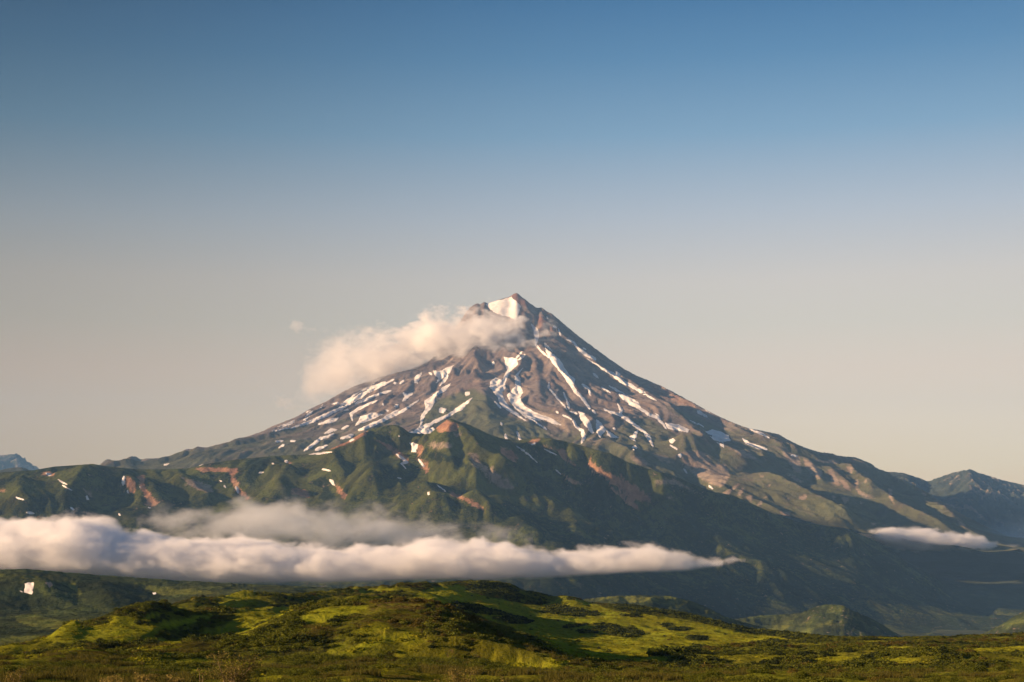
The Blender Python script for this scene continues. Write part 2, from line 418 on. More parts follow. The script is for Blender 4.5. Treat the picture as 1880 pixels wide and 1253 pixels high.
# craggy summit
Z += fbm(L.X, L.Y, 70, 4, 31, ridged=True) * 16 * smooth(520, 60, rho) * smooth(-120, 60, dx + 40)
L.Z = Z
vol_sky = [(-300, 930), (0, 890), (100, 872), (150, 862), (205, 853), (270, 845), (300, 842), (340, 836), (380, 822), (420, 812), (450, 803), (480, 793), (500, 783), (540, 768), (572, 750), (600, 737), (628, 721), (650, 710), (670, 703), (694, 694), (729, 685), (760, 676), (787, 664), (820, 625),
           (845, 590), (856, 574), (862, 566), (870, 560), (878, 557), (884, 560), (888, 553), (894, 558), (910, 553), (925, 548), (936, 545), (942, 541), (948, 538), (953, 541), (958, 546), (966, 551), (972, 557), (979, 561), (985, 566), (992, 565), (998, 567), (1003, 572),
           (1012, 576), (1022, 584), (1035, 595), (1048, 606), (1065, 620), (1080, 631), (1100, 646), (1125, 664), (1145, 678), (1170, 691), (1195, 701), (1220, 712), (1260, 733), (1300, 755), (1320, 765), (1340, 774), (1365, 784), (1380, 788), (1392, 790), (1430, 798),
           (1445, 807), (1465, 817), (1485, 825), (1505, 831), (1527, 833), (1540, 838), (1570, 840), (1580, 844), (1600, 852), (1612, 862), (1627, 867), (1660, 884), (1700, 903), (1726, 920), (1774, 949), (1832, 976), (1880, 995), (1950, 1030), (2050, 1085)]
for sg in (900, 500, 260):
    L.skyline_fix(vol_sky, sg)
L.Z = erode(L.Z, L.c, 120000, steps=42, cap=4, seed=3)
L.Z = L.Z * 0.4 + blur2(L.Z, 3) * 0.6
for (v, pts, a, w) in [
    (2, [(230, 560), (300, 640), (330, 760), (340, 900)], 35, 70),
    (2, [(300, 500), (420, 640), (540, 780), (640, 900)], 38, 60),
    (2, [(500, 450), (660, 620), (860, 760), (1100, 900), (1280, 1010)], 40, 80),
    (2, [(470, 940), (560, 1050), (600, 1130)], 30, 50),
    (2, [(1000, 740), (1200, 850), (1420, 960), (1640, 1070), (1860, 1190)], 35, 70),
    (1, [(1380, 700), (1440, 820), (1480, 960), (1500, 1100)], 45, 90),
    (6, [(760, 230), (860, 290), (950, 330), (1050, 390)], 40, 60),
    (6, [(1260, 240), (1450, 290), (1620, 350), (1800, 440)], 70, 90),
    (6, [(1290, 330), (1420, 480), (1560, 590)], -60, 70),
    (3, [(0, 200), (250, 310), (480, 370), (660, 380)], 40, 90),
    (3, [(380, 350), (450, 480), (480, 520)], 25, 40), (3, [(520, 420), (600, 500), (690, 580)], 35, 45), (3, [(660, 400), (740, 520), (840, 640)], 35, 45),
    (3, [(0, 480), (200, 560), (420, 670), (620, 770), (760, 880)], 60, 100),
    (3, [(100, 360), (300, 480), (480, 600), (700, 680), (900, 740)], -50, 70),
    (3, [(760, 480), (860, 600), (1000, 700), (1200, 800), (1400, 880)], 50, 60),
    (3, [(930, 450), (1100, 560), (1250, 680), (1480, 840)], 40, 60),
    (3, [(840, 640), (900, 740), (960, 800)], -40, 60),
]:
    L.bump(V(v, pts), a, w)
w_ = smooth(70, 30, np.abs(L.px - 925)) * smooth(620, 590, L.py()) * (L.Y < V_Y + 200); L.Z = L.Z * (1 - w_) + blur2(L.Z, 14) * w_
for sg in (500, 160, 70):
    L.skyline_fix(vol_sky, sg)
px, py = L.px, L.py()
front = (L.Y < V_Y + 60)
red = Paint(); pale = Paint(); green = Paint(); nog = Paint()
red.poly(V(12, [(760, 190), (870, 140), (980, 200), (1100, 300), (1000, 330), (960, 300), (900, 260), (830, 200)]))
red.poly(V(12, [(880, 480), (940, 330), (1020, 400)]), .8).poly(V(12, [(1140, 440), (1260, 480), (1420, 640), (1360, 700), (1220, 690), (1180, 560)]), .85)
red.poly(V(12, [(1220, 340), (1340, 400), (1340, 460), (1280, 430)]), .9).poly(V(12, [(1640, 720), (1740, 760), (1760, 800), (1680, 780)]), .7)
red.poly(V(2, [(860, 640), (960, 680), (1040, 730), (940, 700)]), .7).poly(V(2, [(590, 790), (640, 800), (680, 860), (620, 850)]), .9)
red.poly(V(2, [(1080, 760), (1250, 800), (1420, 920), (1440, 960), (1280, 900), (1130, 830)]), .75)
pale.poly(V(2, [(1100, 770), (1260, 800), (1440, 930), (1420, 970), (1260, 900)]), .45).poly(V(2, [(300, 940), (420, 970), (540, 1060), (570, 1120), (480, 1090), (380, 1020)]), .6)
pale.poly(V(6, [(640, 180), (760, 220), (740, 260), (680, 250)]), .5).poly(V(6, [(940, 330), (1010, 320), (1080, 360), (1120, 400), (1040, 400)]), .75)
pale.poly(V(6, [(1100, 300), (1230, 330), (1270, 390), (1180, 370)]), .6)
pale.poly(V(6, [(1310, 300), (1440, 290), (1510, 320), (1540, 380), (1630, 380), (1660, 470), (1600, 550), (1540, 530), (1400, 460), (1330, 380)]), .85)
green.poly(V(6, [(1400, 410), (1480, 340), (1500, 420)]), .9)
for q in ([(1600, 590), (1720, 510), (1730, 530), (1640, 600)], [(1700, 600), (1740, 540), (1760, 560), (1720, 610)], [(1740, 610), (1820, 600), (1800, 650)], [(1840, 660), (1879, 620), (1879, 660), (1860, 680)], [(1650, 270), (1760, 290), (1860, 360), (1740, 340)]):
    pale.poly(V(6, q), .85, 2)
for q in ([(200, 290), (330, 330), (350, 450), (300, 440)], [(350, 330), (420, 380), (490, 440), (470, 500), (420, 460), (370, 400)], [(520, 420), (560, 420), (590, 480), (610, 540), (560, 520)],
          [(590, 470), (640, 500), (700, 575), (650, 560)], [(650, 400), (700, 395), (700, 450), (660, 440)], [(700, 490), (740, 500), (740, 560), (860, 620), (800, 625), (730, 590)], [(770, 490), (800, 490), (800, 540)],
          [(940, 550), (970, 560), (970, 620), (1005, 690), (950, 620)], [(210, 430), (300, 470), (385, 530), (300, 500)], [(320, 600), (390, 595), (370, 635), (330, 630)], [(550, 600), (590, 610), (560, 640)], [(610, 600), (690, 620), (640, 660)],
          [(740, 640), (780, 645), (760, 670)], [(805, 790), (870, 795), (850, 815)], [(30, 440), (85, 465), (70, 480)], [(105, 530), (130, 530), (115, 550)], [(30, 670), (100, 600), (110, 605), (50, 675)], [(170, 705), (270, 720), (270, 760), (220, 740)],
          [(1170, 570), (1200, 580), (1225, 630), (1190, 610)], [(1310, 650), (1350, 670), (1340, 690)], [(1410, 760), (1470, 800), (1500, 850), (1430, 800)], [(420, 350), (500, 360), (560, 350), (610, 385), (540, 375), (440, 370)], [(240, 640), (250, 610), (260, 640)]):
    pale.poly(V(3, q), .9, 2)
e = Z * 0 + L.Z
elev = smooth(820, 250, L.Z) * 0.75 + fbm(L.X, L.Y, 500, 4, 41) * 0.35
lap = blur2(L.Z, 8) - L.Z
gm = elev + np.clip(lap * 0.02, -.25, .3) + smooth(0, -0.5, (dx / (rho + 1))) * 0.0
green.poly(V(1, [(1060, 900), (1380, 800), (1500, 860), (1600, 980), (1800, 1040), (1900, 1080), (1900, 1250), (1450, 1200), (1250, 1050), (1000, 1100)]), .62, 10)
green.poly(V(2, [(640, 1230), (800, 1150), (960, 1000), (1100, 1000), (1300, 1120), (1560, 1230), (1500, 1300), (900, 1300)]), .5, 10)
green.poly(V(2, [(1150, 900), (1400, 980), (1700, 1120), (1850, 1230), (1500, 1130)]), .5, 8)
green.poly(V(3, [(100, 560), (700, 640), (900, 760), (900, 860), (760, 870), (400, 700)]), .8, 10).poly(V(3, [(400, 420), (500, 450), (600, 640), (450, 600)]), .8, 5)
masks = {'green': np.clip(np.maximum(gm, green.at(px, py) * front + 0.15), 0, 1.2) - 0.8 * np.clip(red.at(px, py), 0, 1), 'red': red.at(px, py) * front, 'pale': pale.at(px, py) * front}
masks['streak'] = streak
masks['red'] = np.maximum(masks['red'], 0.38 * smooth(900, 1500, L.Z))
vo = grid_mesh('volcano', L.X, L.Y, L.Z, m_volcano, masks, keep=(L.Z > -420))
tag(vo, 'structure', 'snow streaked volcanic cone rising behind the green foothills')
LV = L

# ------------------------------------------------------------------ snow patches lie on the slopes as thin sheets
def snow_patch(land, parent, poly=None, line=None, w=None, lift=2.2, step=1.0, rag=1.6, grow=0.0):
    if poly is not None:
        xs = [p[0] for p in poly]; ys = [p[1] for p in poly]; m = 4
    else:
        xs = [p[0] for p in line]; ys = [p[1] for p in line]; m = max(w) + 3
    gx, gy = np.meshgrid(np.arange(min(xs) - m, max(xs) + m, step), np.arange(min(ys) - m, max(ys) + m, step * 0.8))
    n = fbm(gx + 300, gy * 1.3, 9, 4, int(xs[0]) % 50) * rag
    wx = gx + fbm(gx, gy, 11, 3, 61) * 1.3; wy = gy + fbm(gx + 77, gy, 11, 3, 62) * 1.3
    if poly is not None:
        d, _ = line_dist(list(poly) + [poly[0]], wx, wy); d = np.where(inside(poly, wx, wy), d, -d) + n + grow
    else:
        d0, t = line_dist(line, wx, wy); ww = np.interp(t, np.linspace(0, 1, len(w)), w) * (0.4 + 0.6 * np.sqrt(np.clip(np.minimum(t, 1 - t) * 5, 0, 1))) * (1 + 0.45 * fbm(gx, gy, 14, 2, 63)); d = ww / 2 - d0 + n * np.clip(ww / 5, .35, 1) + grow
    keep = d > 0
    # only whole cells near the patch
    Y = land.hit(gx, gy, 700)
    keep &= ~np.isnan(Y)
    if keep.sum() < 4: return None
    Yf = np.where(np.isnan(Y), 0, Y)
    X = Xpix(gx, Yf); Zs = land.at(X, np.where(np.isnan(Y), land.y0, Y)); sc = np.where(np.isnan(Y), 1, Yf) / F
    Zs = Zs + np.minimum(np.clip(d, 0, 2) / 2, 1) * lift * 0.7 + lift * 0.35
    # break the sheet where the sight lines jump from one rib to the next
    jump = np.zeros_like(keep)
    dy = np.abs(np.diff(Yf, axis=0)) > 160; jump[:-1] |= dy
    dx_ = np.abs(np.diff(Yf, axis=1)) > 160; jump[:, :-1] |= dx_
    keep &= ~jump
    kf = keep[:-1, :-1] & keep[1:, :-1] & keep[:-1, 1:] & keep[1:, 1:]
    if kf.sum() < 1: return None
    return grid_mesh('snow_patch', X, Yf, Zs, m_snow, None, keep, parent=parent)

volcano_snow = [
 ('p', 1, [(1475, 225), (1500, 212), (1560, 198), (1610, 186), (1650, 176), (1685, 205), (1715, 235), (1708, 262), (1698, 285), (1680, 330), (1640, 310), (1600, 300), (1545, 285), (1510, 262)]),
 ('p', 1, [(1600, 590), (1690, 600), (1690, 640), (1640, 690), (1605, 770), (1612, 800), (1582, 830), (1605, 890), (1640, 940), (1760, 1030), (1700, 1002), (1590, 935), (1550, 860), (1530, 832), (1500, 790), (1505, 760), (1540, 730), (1590, 745), (1622, 680)]),
 ('p', 2, [(225, 665), (195, 712), (210, 740), (205, 780), (226, 830), (205, 870), (232, 920), (290, 960), (350, 985), (420, 1010), (490, 1058), (440, 1050), (380, 1022), (290, 1024), (240, 1000), (190, 960), (140, 900), (115, 850), (175, 790), (170, 720), (202, 682)]),
 ('l', 2, [(290, 1018), (390, 1090)], [9, 5]), ('l', 1, [(1535, 895), (1580, 940)], [8, 10]),
 ('p', 2, [(375, 490), (402, 512), (442, 570), (490, 622), (530, 690), (585, 742), (580, 770), (572, 780), (605, 830), (650, 870), (692, 940), (680, 945), (640, 890), (585, 835), (540, 770), (500, 710), (440, 640), (400, 580), (385, 550)]),
 ('l', 2, [(285, 360), (312, 400), (322, 450), (312, 500), (350, 545), (405, 592)], [8, 26, 26, 12, 10, 10]),
 ('l', 2, [(525, 465), (575, 485), (600, 520), (650, 562), (725, 602)], [8, 10, 12, 22, 26]),
 ('l', 2, [(436, 372), (456, 386)], [14, 10]), ('l', 2, [(470, 392), (488, 440)], [8, 9]),
 ('l', 2, [(670, 600), (780, 670), (850, 707), (900, 748), (970, 785), (1060, 836), (1145, 888)], [6, 9, 20, 28, 18, 16, 8]), ('l', 2, [(870, 690), (890, 715)], [16, 28]),
 ('l', 2, [(712, 700), (745, 733)], [16, 8]), ('l', 2, [(770, 796), (830, 836)], [7, 6]),
 ('l', 2, [(820, 785), (880, 822), (930, 868), (1000, 908), (1035, 945), (1100, 985), (1160, 1012), (1215, 1080)], [8, 20, 40, 42, 16, 18, 20, 18]),
 ('p', 2, [(1210, 1045), (1300, 1055), (1372, 1090), (1365, 1106), (1290, 1095), (1225, 1080)]),
 ('l', 2, [(785, 945), (830, 968), (900, 990), (940, 1012), (1000, 1060), (1060, 1100), (1098, 1150), (1125, 1205)], [14, 18, 18, 24, 16, 20, 26, 12]),
 ('l', 2, [(880, 910), (905, 955), (895, 992)], [8, 18, 16]), ('l', 2, [(1015, 1095), (992, 1140), (972, 1142), (1002, 1165)], [10, 30, 18, 14]),
 ('p', 2, [(612, 962), (650, 980), (690, 1040), (715, 1112), (698, 1110), (650, 1052), (620, 1015)]),
 ('p', 2, [(735, 1018), (762, 1042), (800, 1088), (772, 1120), (760, 1145), (735, 1110), (730, 1070)]),
 ('p', 2, [(803, 1092), (850, 1124), (892, 1145), (850, 1146), (808, 1128)]),
 ('l', 2, [(575, 1025), (590, 1065), (635, 1095), (646, 1130), (632, 1180)], [22, 16, 18, 24, 20]),
 ('l', 2, [(405, 765), (402, 800), (440, 842), (490, 902), (530, 945)], [10, 8, 9, 10, 9]), ('l', 2, [(505, 830), (530, 890), (545, 942)], [8, 8, 14]),
 ('l', 2, [(635, 775), (680, 805), (692, 850)], [14, 14, 14]),
 ('l', 2, [(1430, 962), (1495, 1000)], [18, 12]), ('l', 2, [(1450, 895), (1445, 925)], [16, 12]), ('l', 2, [(1480, 945), (1520, 970)], [7, 9]), ('l', 2, [(1535, 968), (1578, 986)], [10, 12]),
 ('l', 2, [(1345, 856), (1400, 885)], [8, 12]), ('l', 2, [(1370, 1016), (1470, 1070)], [7, 7]), ('l', 2, [(1605, 1000), (1630, 1015)], [9, 9]),
 ('p', 2, [(1490, 1102), (1532, 1088), (1600, 1108), (1642, 1130), (1656, 1165), (1606, 1172), (1616, 1215), (1580, 1192), (1530, 1145)]),
 ('l', 2, [(1742, 1152), (1790, 1188), (1880, 1222)], [12, 18, 14]), ('l', 2, [(1775, 1072), (1885, 1125)], [10, 12]),
 ('l', 2, [(500, 990), (570, 1020)], [6, 6]), ('l', 2, [(550, 962), (600, 978)], [8, 12]), ('l', 2, [(455, 965), (470, 972)], [10, 8]), ('l', 2, [(705, 955), (725, 978)], [14, 8]),
 ('p', 2, [(980, 1208), (1005, 1198), (1018, 1214), (1000, 1228), (985, 1225)]), ('p', 2, [(1235, 1162), (1262, 1148), (1280, 1165), (1262, 1182), (1240, 1178)]),
 ('l', 2, [(105, 1120), (112, 1165)], [10, 14]), ('l', 2, [(185, 1105), (215, 1175)], [10, 14]), ('l', 2, [(75, 1042), (80, 1055)], [12, 12]), ('l', 2, [(850, 1075), (862, 1088)], [12, 12]),
 ('l', 2, [(180, 592), (218, 553)], [8, 14]), ('l', 2, [(195, 606), (238, 573)], [10, 12]), ('l', 2, [(1140, 980), (1165, 996)], [6, 6]), ('l', 2, [(1240, 1195), (1290, 1225)], [6, 8]),
 ('l', 1, [(130, 1078), (250, 1040), (400, 975), (480, 935), (560, 885), (640, 832), (700, 795), (780, 758)], [8, 20, 22, 24, 26, 28, 24, 14]),
 ('l', 1, [(475, 920), (560, 858), (640, 810), (700, 770)], [22, 14, 10, 8]), ('l', 1, [(700, 815), (780, 772), (840, 742)], [10, 12, 8]),
 ('l', 1, [(575, 908), (650, 880), (740, 840), (820, 822)], [16, 18, 12, 14]),
 ('p', 1, [(315, 1052), (360, 1030), (405, 1013), (455, 1008), (440, 1030), (380, 1046)]),
 ('p', 1, [(232, 965), (282, 953), (265, 990), (230, 1025), (214, 1022), (240, 990)]),
 ('p', 1, [(35, 1070), (80, 1045), (155, 1018), (150, 1042), (80, 1068)]), ('l', 1, [(0, 1097), (120, 1072)], [10, 8]),
 ('l', 1, [(552, 1028), (545, 980), (600, 940), (660, 915), (725, 888)], [8, 18, 16, 14, 8]),
 ('p', 1, [(572, 1058), (610, 1000), (700, 972), (762, 985), (720, 1003), (645, 1033)]),
 ('l', 1, [(900, 890), (930, 858), (905, 835)], [10, 26, 14]), ('l', 1, [(928, 856), (965, 838)], [20, 18]),
 ('p', 1, [(355, 1115), (402, 1082), (450, 1088), (400, 1110)]), ('l', 1, [(480, 1082), (530, 1060)], [12, 10]),
 ('l', 1, [(600, 1092), (700, 1052), (800, 1005), (900, 960), (1010, 885)], [22, 24, 18, 16, 8]), ('l', 1, [(780, 1000), (870, 955)], [10, 8]),
 ('l', 1, [(220, 1235), (330, 1155), (425, 1118)], [14, 18, 8]), ('l', 1, [(470, 1152), (555, 1125)], [14, 24]), ('l', 1, [(300, 1226), (378, 1198)], [18, 12]),
 ('p', 1, [(1110, 680), (1150, 688), (1200, 668), (1250, 645), (1222, 700), (1172, 742), (1132, 768), (1150, 732), (1122, 712)]), ('l', 1, [(1210, 715), (1190, 750), (1155, 785)], [12, 16, 6]),
 ('p', 1, [(1232, 770), (1195, 820), (1125, 858), (1122, 900), (1090, 950), (1052, 990), (1032, 1050), (1008, 1095), (1020, 1050), (1030, 990), (1058, 940), (1052, 890), (1120, 843), (1170, 800)]),
 ('l', 1, [(985, 1100), (1060, 1068), (1150, 1020), (1240, 975), (1310, 930), (1380, 872)], [34, 30, 18, 18, 26, 8]),
 ('p', 1, [(940, 1104), (1010, 1098), (1110, 1076), (1148, 1112), (1060, 1122), (980, 1134)]),
 ('p', 1, [(1150, 945), (1165, 938), (1200, 945), (1182, 976), (1155, 968)]), ('p', 1, [(1330, 830), (1362, 830), (1360, 850), (1335, 855)]), ('l', 1, [(1525, 622), (1522, 640)], [16, 12]),
 ('p', 1, [(985, 720), (1032, 698), (1002, 765), (985, 762)]), ('l', 1, [(1085, 695), (1100, 710)], [14, 12]), ('l', 1, [(850, 930), (868, 918)], [22, 16]), ('l', 1, [(785, 955), (800, 960)], [14, 10]), ('l', 1, [(762, 908), (764, 920)], [10, 8]),
 ('l', 1, [(415, 912), (455, 905)], [10, 14]), ('l', 1, [(325, 942), (350, 920)], [8, 9]), ('l', 1, [(840, 770), (855, 765)], [14, 12]), ('l', 1, [(880, 772), (910, 748)], [12, 8]),
 ('l', 1, [(25, 1170), (72, 1165)], [10, 14]), ('l', 1, [(45, 1215), (80, 1192)], [10, 14]), ('l', 1, [(125, 1170), (160, 1166)], [10, 10]), ('l', 1, [(500, 955), (525, 950)], [6, 6]),
 ('p', 6, [(1295, 322), (1310, 312), (1325, 325), (1312, 342), (1296, 335)]), ('l', 6, [(1335, 420), (1358, 448)], [8, 10]), ('l', 6, [(1510, 535), (1535, 558)], [10, 14]),
 ('l', 3, [(275, 325), (312, 333)], [10, 10]), ('l', 3, [(0, 250), (50, 268), (105, 286)], [12, 16, 12]), ('l', 3, [(0, 148), (60, 175), (120, 205)], [12, 16, 8]),
 ('l', 4, [(1135, 280), (1165, 270)], [6, 8]), ('l', 4, [(1375, 288), (1420, 282)], [8, 8]), ('l', 12, [(1310, 470), (1315, 490)], [16, 16]), ('l', 12, [(1800, 900), (1840, 918)], [10, 12]),
]
def lay_snow(lst, land, parent, **kw):
    n = 0
    for it in lst:
        k, v, pts = it[:3]; s = VIEWS[v][2]
        if k == 'p': r = snow_patch(land, parent, poly=V(v, pts), **kw)
        else: r = snow_patch(land, parent, line=V(v, pts), w=[max(1.6, q / s) for q in it[3]], **kw)
        n += r is not None
    return n
print('snow', lay_snow(volcano_snow, LV, vo, grow=1.1, rag=1.2))
# ------------------------------------------------------------------ the green foothills
L = Land(-2300, 2900, 3300, 7300, 8)
sk = [(-200, 880, 4700), (0, 868, 4800), (100, 858, 4850), (200, 857, 4900), (300, 862, 5000), (400, 852, 5050), (480, 843, 5100), (560, 834, 5150), (640, 808, 5200), (715, 783, 5250), (755, 797, 5250), (828, 772, 5250), (900, 800, 5300), (1000, 806, 5320), (1100, 828, 5370),
      (1200, 868, 5430), (1300, 898, 5500), (1400, 940, 5560), (1500, 968, 5620), (1600, 1000, 5680), (1700, 1048, 5750), (1780, 1105, 5800), (1850, 1125, 5850), (2000, 1135, 5900)]
pts = []
for x, y, Yc in sk:
    Yb = float(np.interp(x, [0, 1000, 1700, 2000], [3450, 3600, 4700, 5300])); b = HOR + 348 * F / Yb
    pts.append((x, Yc, y))
    z0, z1 = Zpix(y, Yc), Zpix(b, Yb)
    for t in (0.2, 0.45, 0.7, 1.0):
        yy = Yc + (Yb - Yc) * t; zz = z0 + (z1 - z0) * (t ** 0.92); pts.append((x, yy, HOR - zz * F / yy))
    yy = Yc + 500; pts.append((x, yy, HOR - (z0 - 150) * F / yy)); yy = Yc + 1300; pts.append((x, min(yy, 7200), HOR - (z0 - 420) * F / min(yy, 7200)))
    yy = Yb - 250; pts.append((x, yy, HOR - (z1 - 15) * F / yy))
f = rbf(pts, k=4.0, eps=2e-3, sx=400)
P = f(L.px, L.Y)
L.Z = Zpix(P, L.Y)
L.Z += fbm(L.X + 900, L.Y, 900, 3, 51, ridged=True) * 35
L.Z += fbm(L.X + fbm(L.X, L.Y, 300, 2, 60) * 120, L.Y * 0.8, 380, 5, 52, ridged=True) * 11 + fbm(L.X, L.Y, 70, 3, 53) * 2.5
spurs = [
    (5, [(1430, 80), (1480, 170), (1560, 290), (1680, 440), (1850, 560)], 75, 130),
    (5, [(1060, 130), (1130, 230), (1160, 330), (1230, 470), (1300, 560)], -70, 90),
    (5, [(1060, 125), (1000, 210), (900, 260), (860, 360)], 40, 100),
    (5, [(1180, 240), (1350, 340), (1500, 420), (1640, 560)], 50, 90),
    (5, [(1560, 620), (1650, 700), (1700, 780)], 45, 80),
    (5, [(850, 210), (700, 280), (600, 360), (640, 460), (700, 600)], 50, 80),
    (5, [(560, 400), (590, 520), (640, 620)], -45, 60),
    (5, [(820, 520), (1000, 480), (1150, 520), (1290, 640), (1330, 720)], 45, 80),
    (5, [(340, 380), (240, 480), (200, 560), (300, 620)], 35, 80),
    (5, [(190, 360), (110, 440), (60, 520)], -45, 60),
    (6, [(640, 260), (690, 330), (760, 400), (900, 460), (1050, 540), (1120, 640)], 85, 90),
    (6, [(250, 210), (420, 320), (600, 420), (760, 560), (1000, 660), (1060, 760)], -75, 100),
    (6, [(40, 260), (240, 440), (500, 520), (700, 600)], 35, 70),
    (6, [(1130, 490), (1280, 490), (1420, 580), (1620, 700)], 65, 90),
    (6, [(1340, 600), (1370, 700), (1360, 790)], 12, 74), (6, [(1130, 660), (1230, 730), (1250, 830)], 40, 60),
    (6, [(640, 680), (700, 780), (760, 860)], 45, 60), (6, [(180, 740), (240, 830), (380, 900)], 45, 60), (6, [(560, 750), (640, 870), (700, 960)], 50, 60), (6, [(820, 840), (880, 900)], 40, 60), (6, [(1440, 780), (1480, 900), (1520, 980)], -60, 60),
    (6, [(400, 620), (440, 760), (460, 900)], -60, 60), (6, [(920, 700), (960, 820), (1000, 900)], -50, 60),
    (4, [(620, 290), (560, 420), (440, 520), (420, 620)], 50, 80), (4, [(380, 380), (500, 470), (640, 540)], -45, 60), (4, [(700, 340), (700, 450), (680, 540), (760, 640)], -60, 60),
    (4, [(860, 330), (930, 420), (990, 540)], 35, 50), (4, [(1000, 330), (1070, 450), (1140, 560)], 35, 50), (4, [(820, 400), (900, 500), (1020, 590)], -45, 45),
    (4, [(1200, 330), (1340, 400), (1490, 480)], 45, 60), (4, [(1480, 340), (1560, 440), (1700, 520)], -50, 60), (4, [(150, 380), (120, 480), (200, 600)], 45, 80), (4, [(20, 470), (60, 560), (120, 640)], -40, 70),
    (4, [(820, 560), (900, 600), (980, 690)], 30, 60),
    (10, [(1100, 130), (1300, 260), (1420, 360)], 20, 70), (10, [(1440, 280), (1600, 380), (1720, 480)], 14, 120), (3, [(0, 700), (260, 800), (540, 900), (800, 1010)], 40, 90),
    (3, [(430, 840), (560, 880), (640, 980)], 30, 60), (3, [(0, 1080), (160, 1100), (260, 1200)], 40, 60),
]
for v, q, a, w in spurs: L.bump(V(v, q), a * (1.35 if w > 75 else 0.75), w * 1.1)
foot_sky = [(-100, 872), (0, 868), (60, 864), (100, 857), (130, 855), (170, 852), (200, 857), (250, 862), (300, 862), (350, 860), (380, 852), (440, 843), (500, 838), (530, 836), (560, 835), (600, 827), (640, 808), (660, 797), (680, 788), (700, 784), (715, 782), (732, 782), (742, 788), (752, 795), (775, 797), (790, 797),
            (800, 786), (812, 776), (822, 770), (832, 770), (840, 774), (860, 780), (880, 789), (900, 799), (920, 805), (950, 809), (985, 803), (1010, 805), (1050, 814), (1080, 822), (1100, 828), (1120, 833), (1150, 848), (1180, 858), (1210, 867), (1235, 872), (1255, 882), (1280, 893), (1310, 903), (1345, 910), (1380, 925), (1420, 943),
            (1460, 957), (1520, 967), (1566, 976), (1600, 990), (1620, 1000), (1660, 1030), (1712, 1056), (1750, 1088), (1785, 1112), (1820, 1135)]
for sg in (700, 350): L.skyline_fix(foot_sky, sg)
L.Z = erode(L.Z, L.c, 75000, steps=36, cap=3, seed=5)
L.Z = L.Z * 0.35 + blur2(L.Z, 4) * 0.65
for sg in (300, 120): L.skyline_fix(foot_sky, sg)
px, py = L.px, L.py()
red, pale, scrub, rock = Paint(), Paint(), Paint(), Paint()
for q in ([(862, 350), (900, 360), (932, 400), (935, 485), (895, 460), (865, 400)], [(945, 350), (1000, 348), (995, 400), (1012, 440), (1060, 500), (1098, 550), (1040, 560), (975, 540), (1030, 530), (1000, 490), (972, 430)], [(1335, 300), (1420, 290), (1640, 300), (1640, 330), (1600, 350), (1560, 320), (1400, 322)],
          [(1590, 340), (1640, 390), (1660, 440), (1720, 510), (1650, 480), (1600, 400)], [(800, 390), (850, 440), (920, 490), (850, 460)], [(285, 320), (380, 330), (370, 355), (300, 345)], [(0, 440), (50, 450), (40, 465), (0, 455)], [(240, 620), (300, 650), (290, 660)]):
    red.poly(V(4, q), 1.0, 1)
for q in ([(1240, 345), (1330, 380), (1450, 405), (1478, 470), (1370, 458), (1290, 400)], [(565, 440), (620, 460), (650, 500), (610, 490)], [(1440, 350), (1480, 360), (1500, 385)], [(205, 580), (240, 570), (240, 610)]):
    pale.poly(V(4, q), .9, 1)
for q in ([(680, 330), (740, 395), (800, 445), (900, 468), (1000, 530), (1100, 610), (1112, 655), (1040, 640), (960, 620), (880, 540), (780, 470), (705, 430), (672, 390)], [(455, 275), (510, 275), (540, 340), (600, 400), (500, 350)], [(290, 210), (350, 205), (310, 255), (250, 240)], [(60, 260), (110, 300), (200, 370), (160, 370), (80, 310)],
          [(800, 510), (900, 580), (1000, 640), (1040, 720), (960, 660), (840, 560)], [(480, 440), (600, 500), (650, 530), (560, 510)], [(380, 260), (450, 265), (440, 275)]):
    red.poly(V(6, q), 1.0, 1)
for q in ([(1120, 500), (1200, 480), (1270, 480), (1340, 520), (1465, 605), (1400, 572), (1300, 530), (1180, 525)], [(1210, 605), (1310, 625), (1320, 640), (1240, 630)], [(0, 380), (40, 440), (130, 500), (180, 560), (100, 550), (0, 500)], [(1240, 450), (1300, 470), (1280, 476)], [(330, 255), (450, 262), (440, 270), (340, 266)]):
    pale.poly(V(6, q), .8, 2)
for q in ([(1290, 120), (1350, 90), (1400, 80), (1470, 100), (1470, 150), (1400, 160), (1330, 165)], [(850, 140), (840, 180), (740, 225), (640, 270), (500, 300), (450, 305), (600, 260), (720, 190)], [(315, 545), (400, 555), (440, 580), (440, 620), (380, 600), (325, 590)], [(610, 510), (660, 540), (705, 600), (690, 635), (640, 580)],
          [(1190, 240), (1240, 260), (1220, 310), (1190, 320)], [(1180, 330), (1260, 370), (1270, 430), (1250, 460), (1220, 380)], [(890, 210), (1000, 250), (1120, 330), (1140, 400), (1080, 360), (960, 260)], [(1400, 560), (1600, 640), (1700, 740), (1560, 660), (1420, 600)], [(0, 590), (40, 620), (0, 640)], [(280, 360), (340, 370), (300, 385)], [(1745, 250), (1850, 290), (1900, 360), (1800, 310)]):
    red.poly(V(5, q), .85, 1)
for q in ([(1440, 150), (1500, 180), (1490, 200), (1430, 190)], [(1220, 240), (1420, 230), (1430, 270), (1300, 280)], [(1540, 300), (1610, 310), (1620, 370), (1640, 375), (1740, 450), (1790, 500), (1870, 560), (1800, 560), (1720, 530), (1650, 460), (1560, 380)]):
    pale.poly(V(5, q), .72, 2)
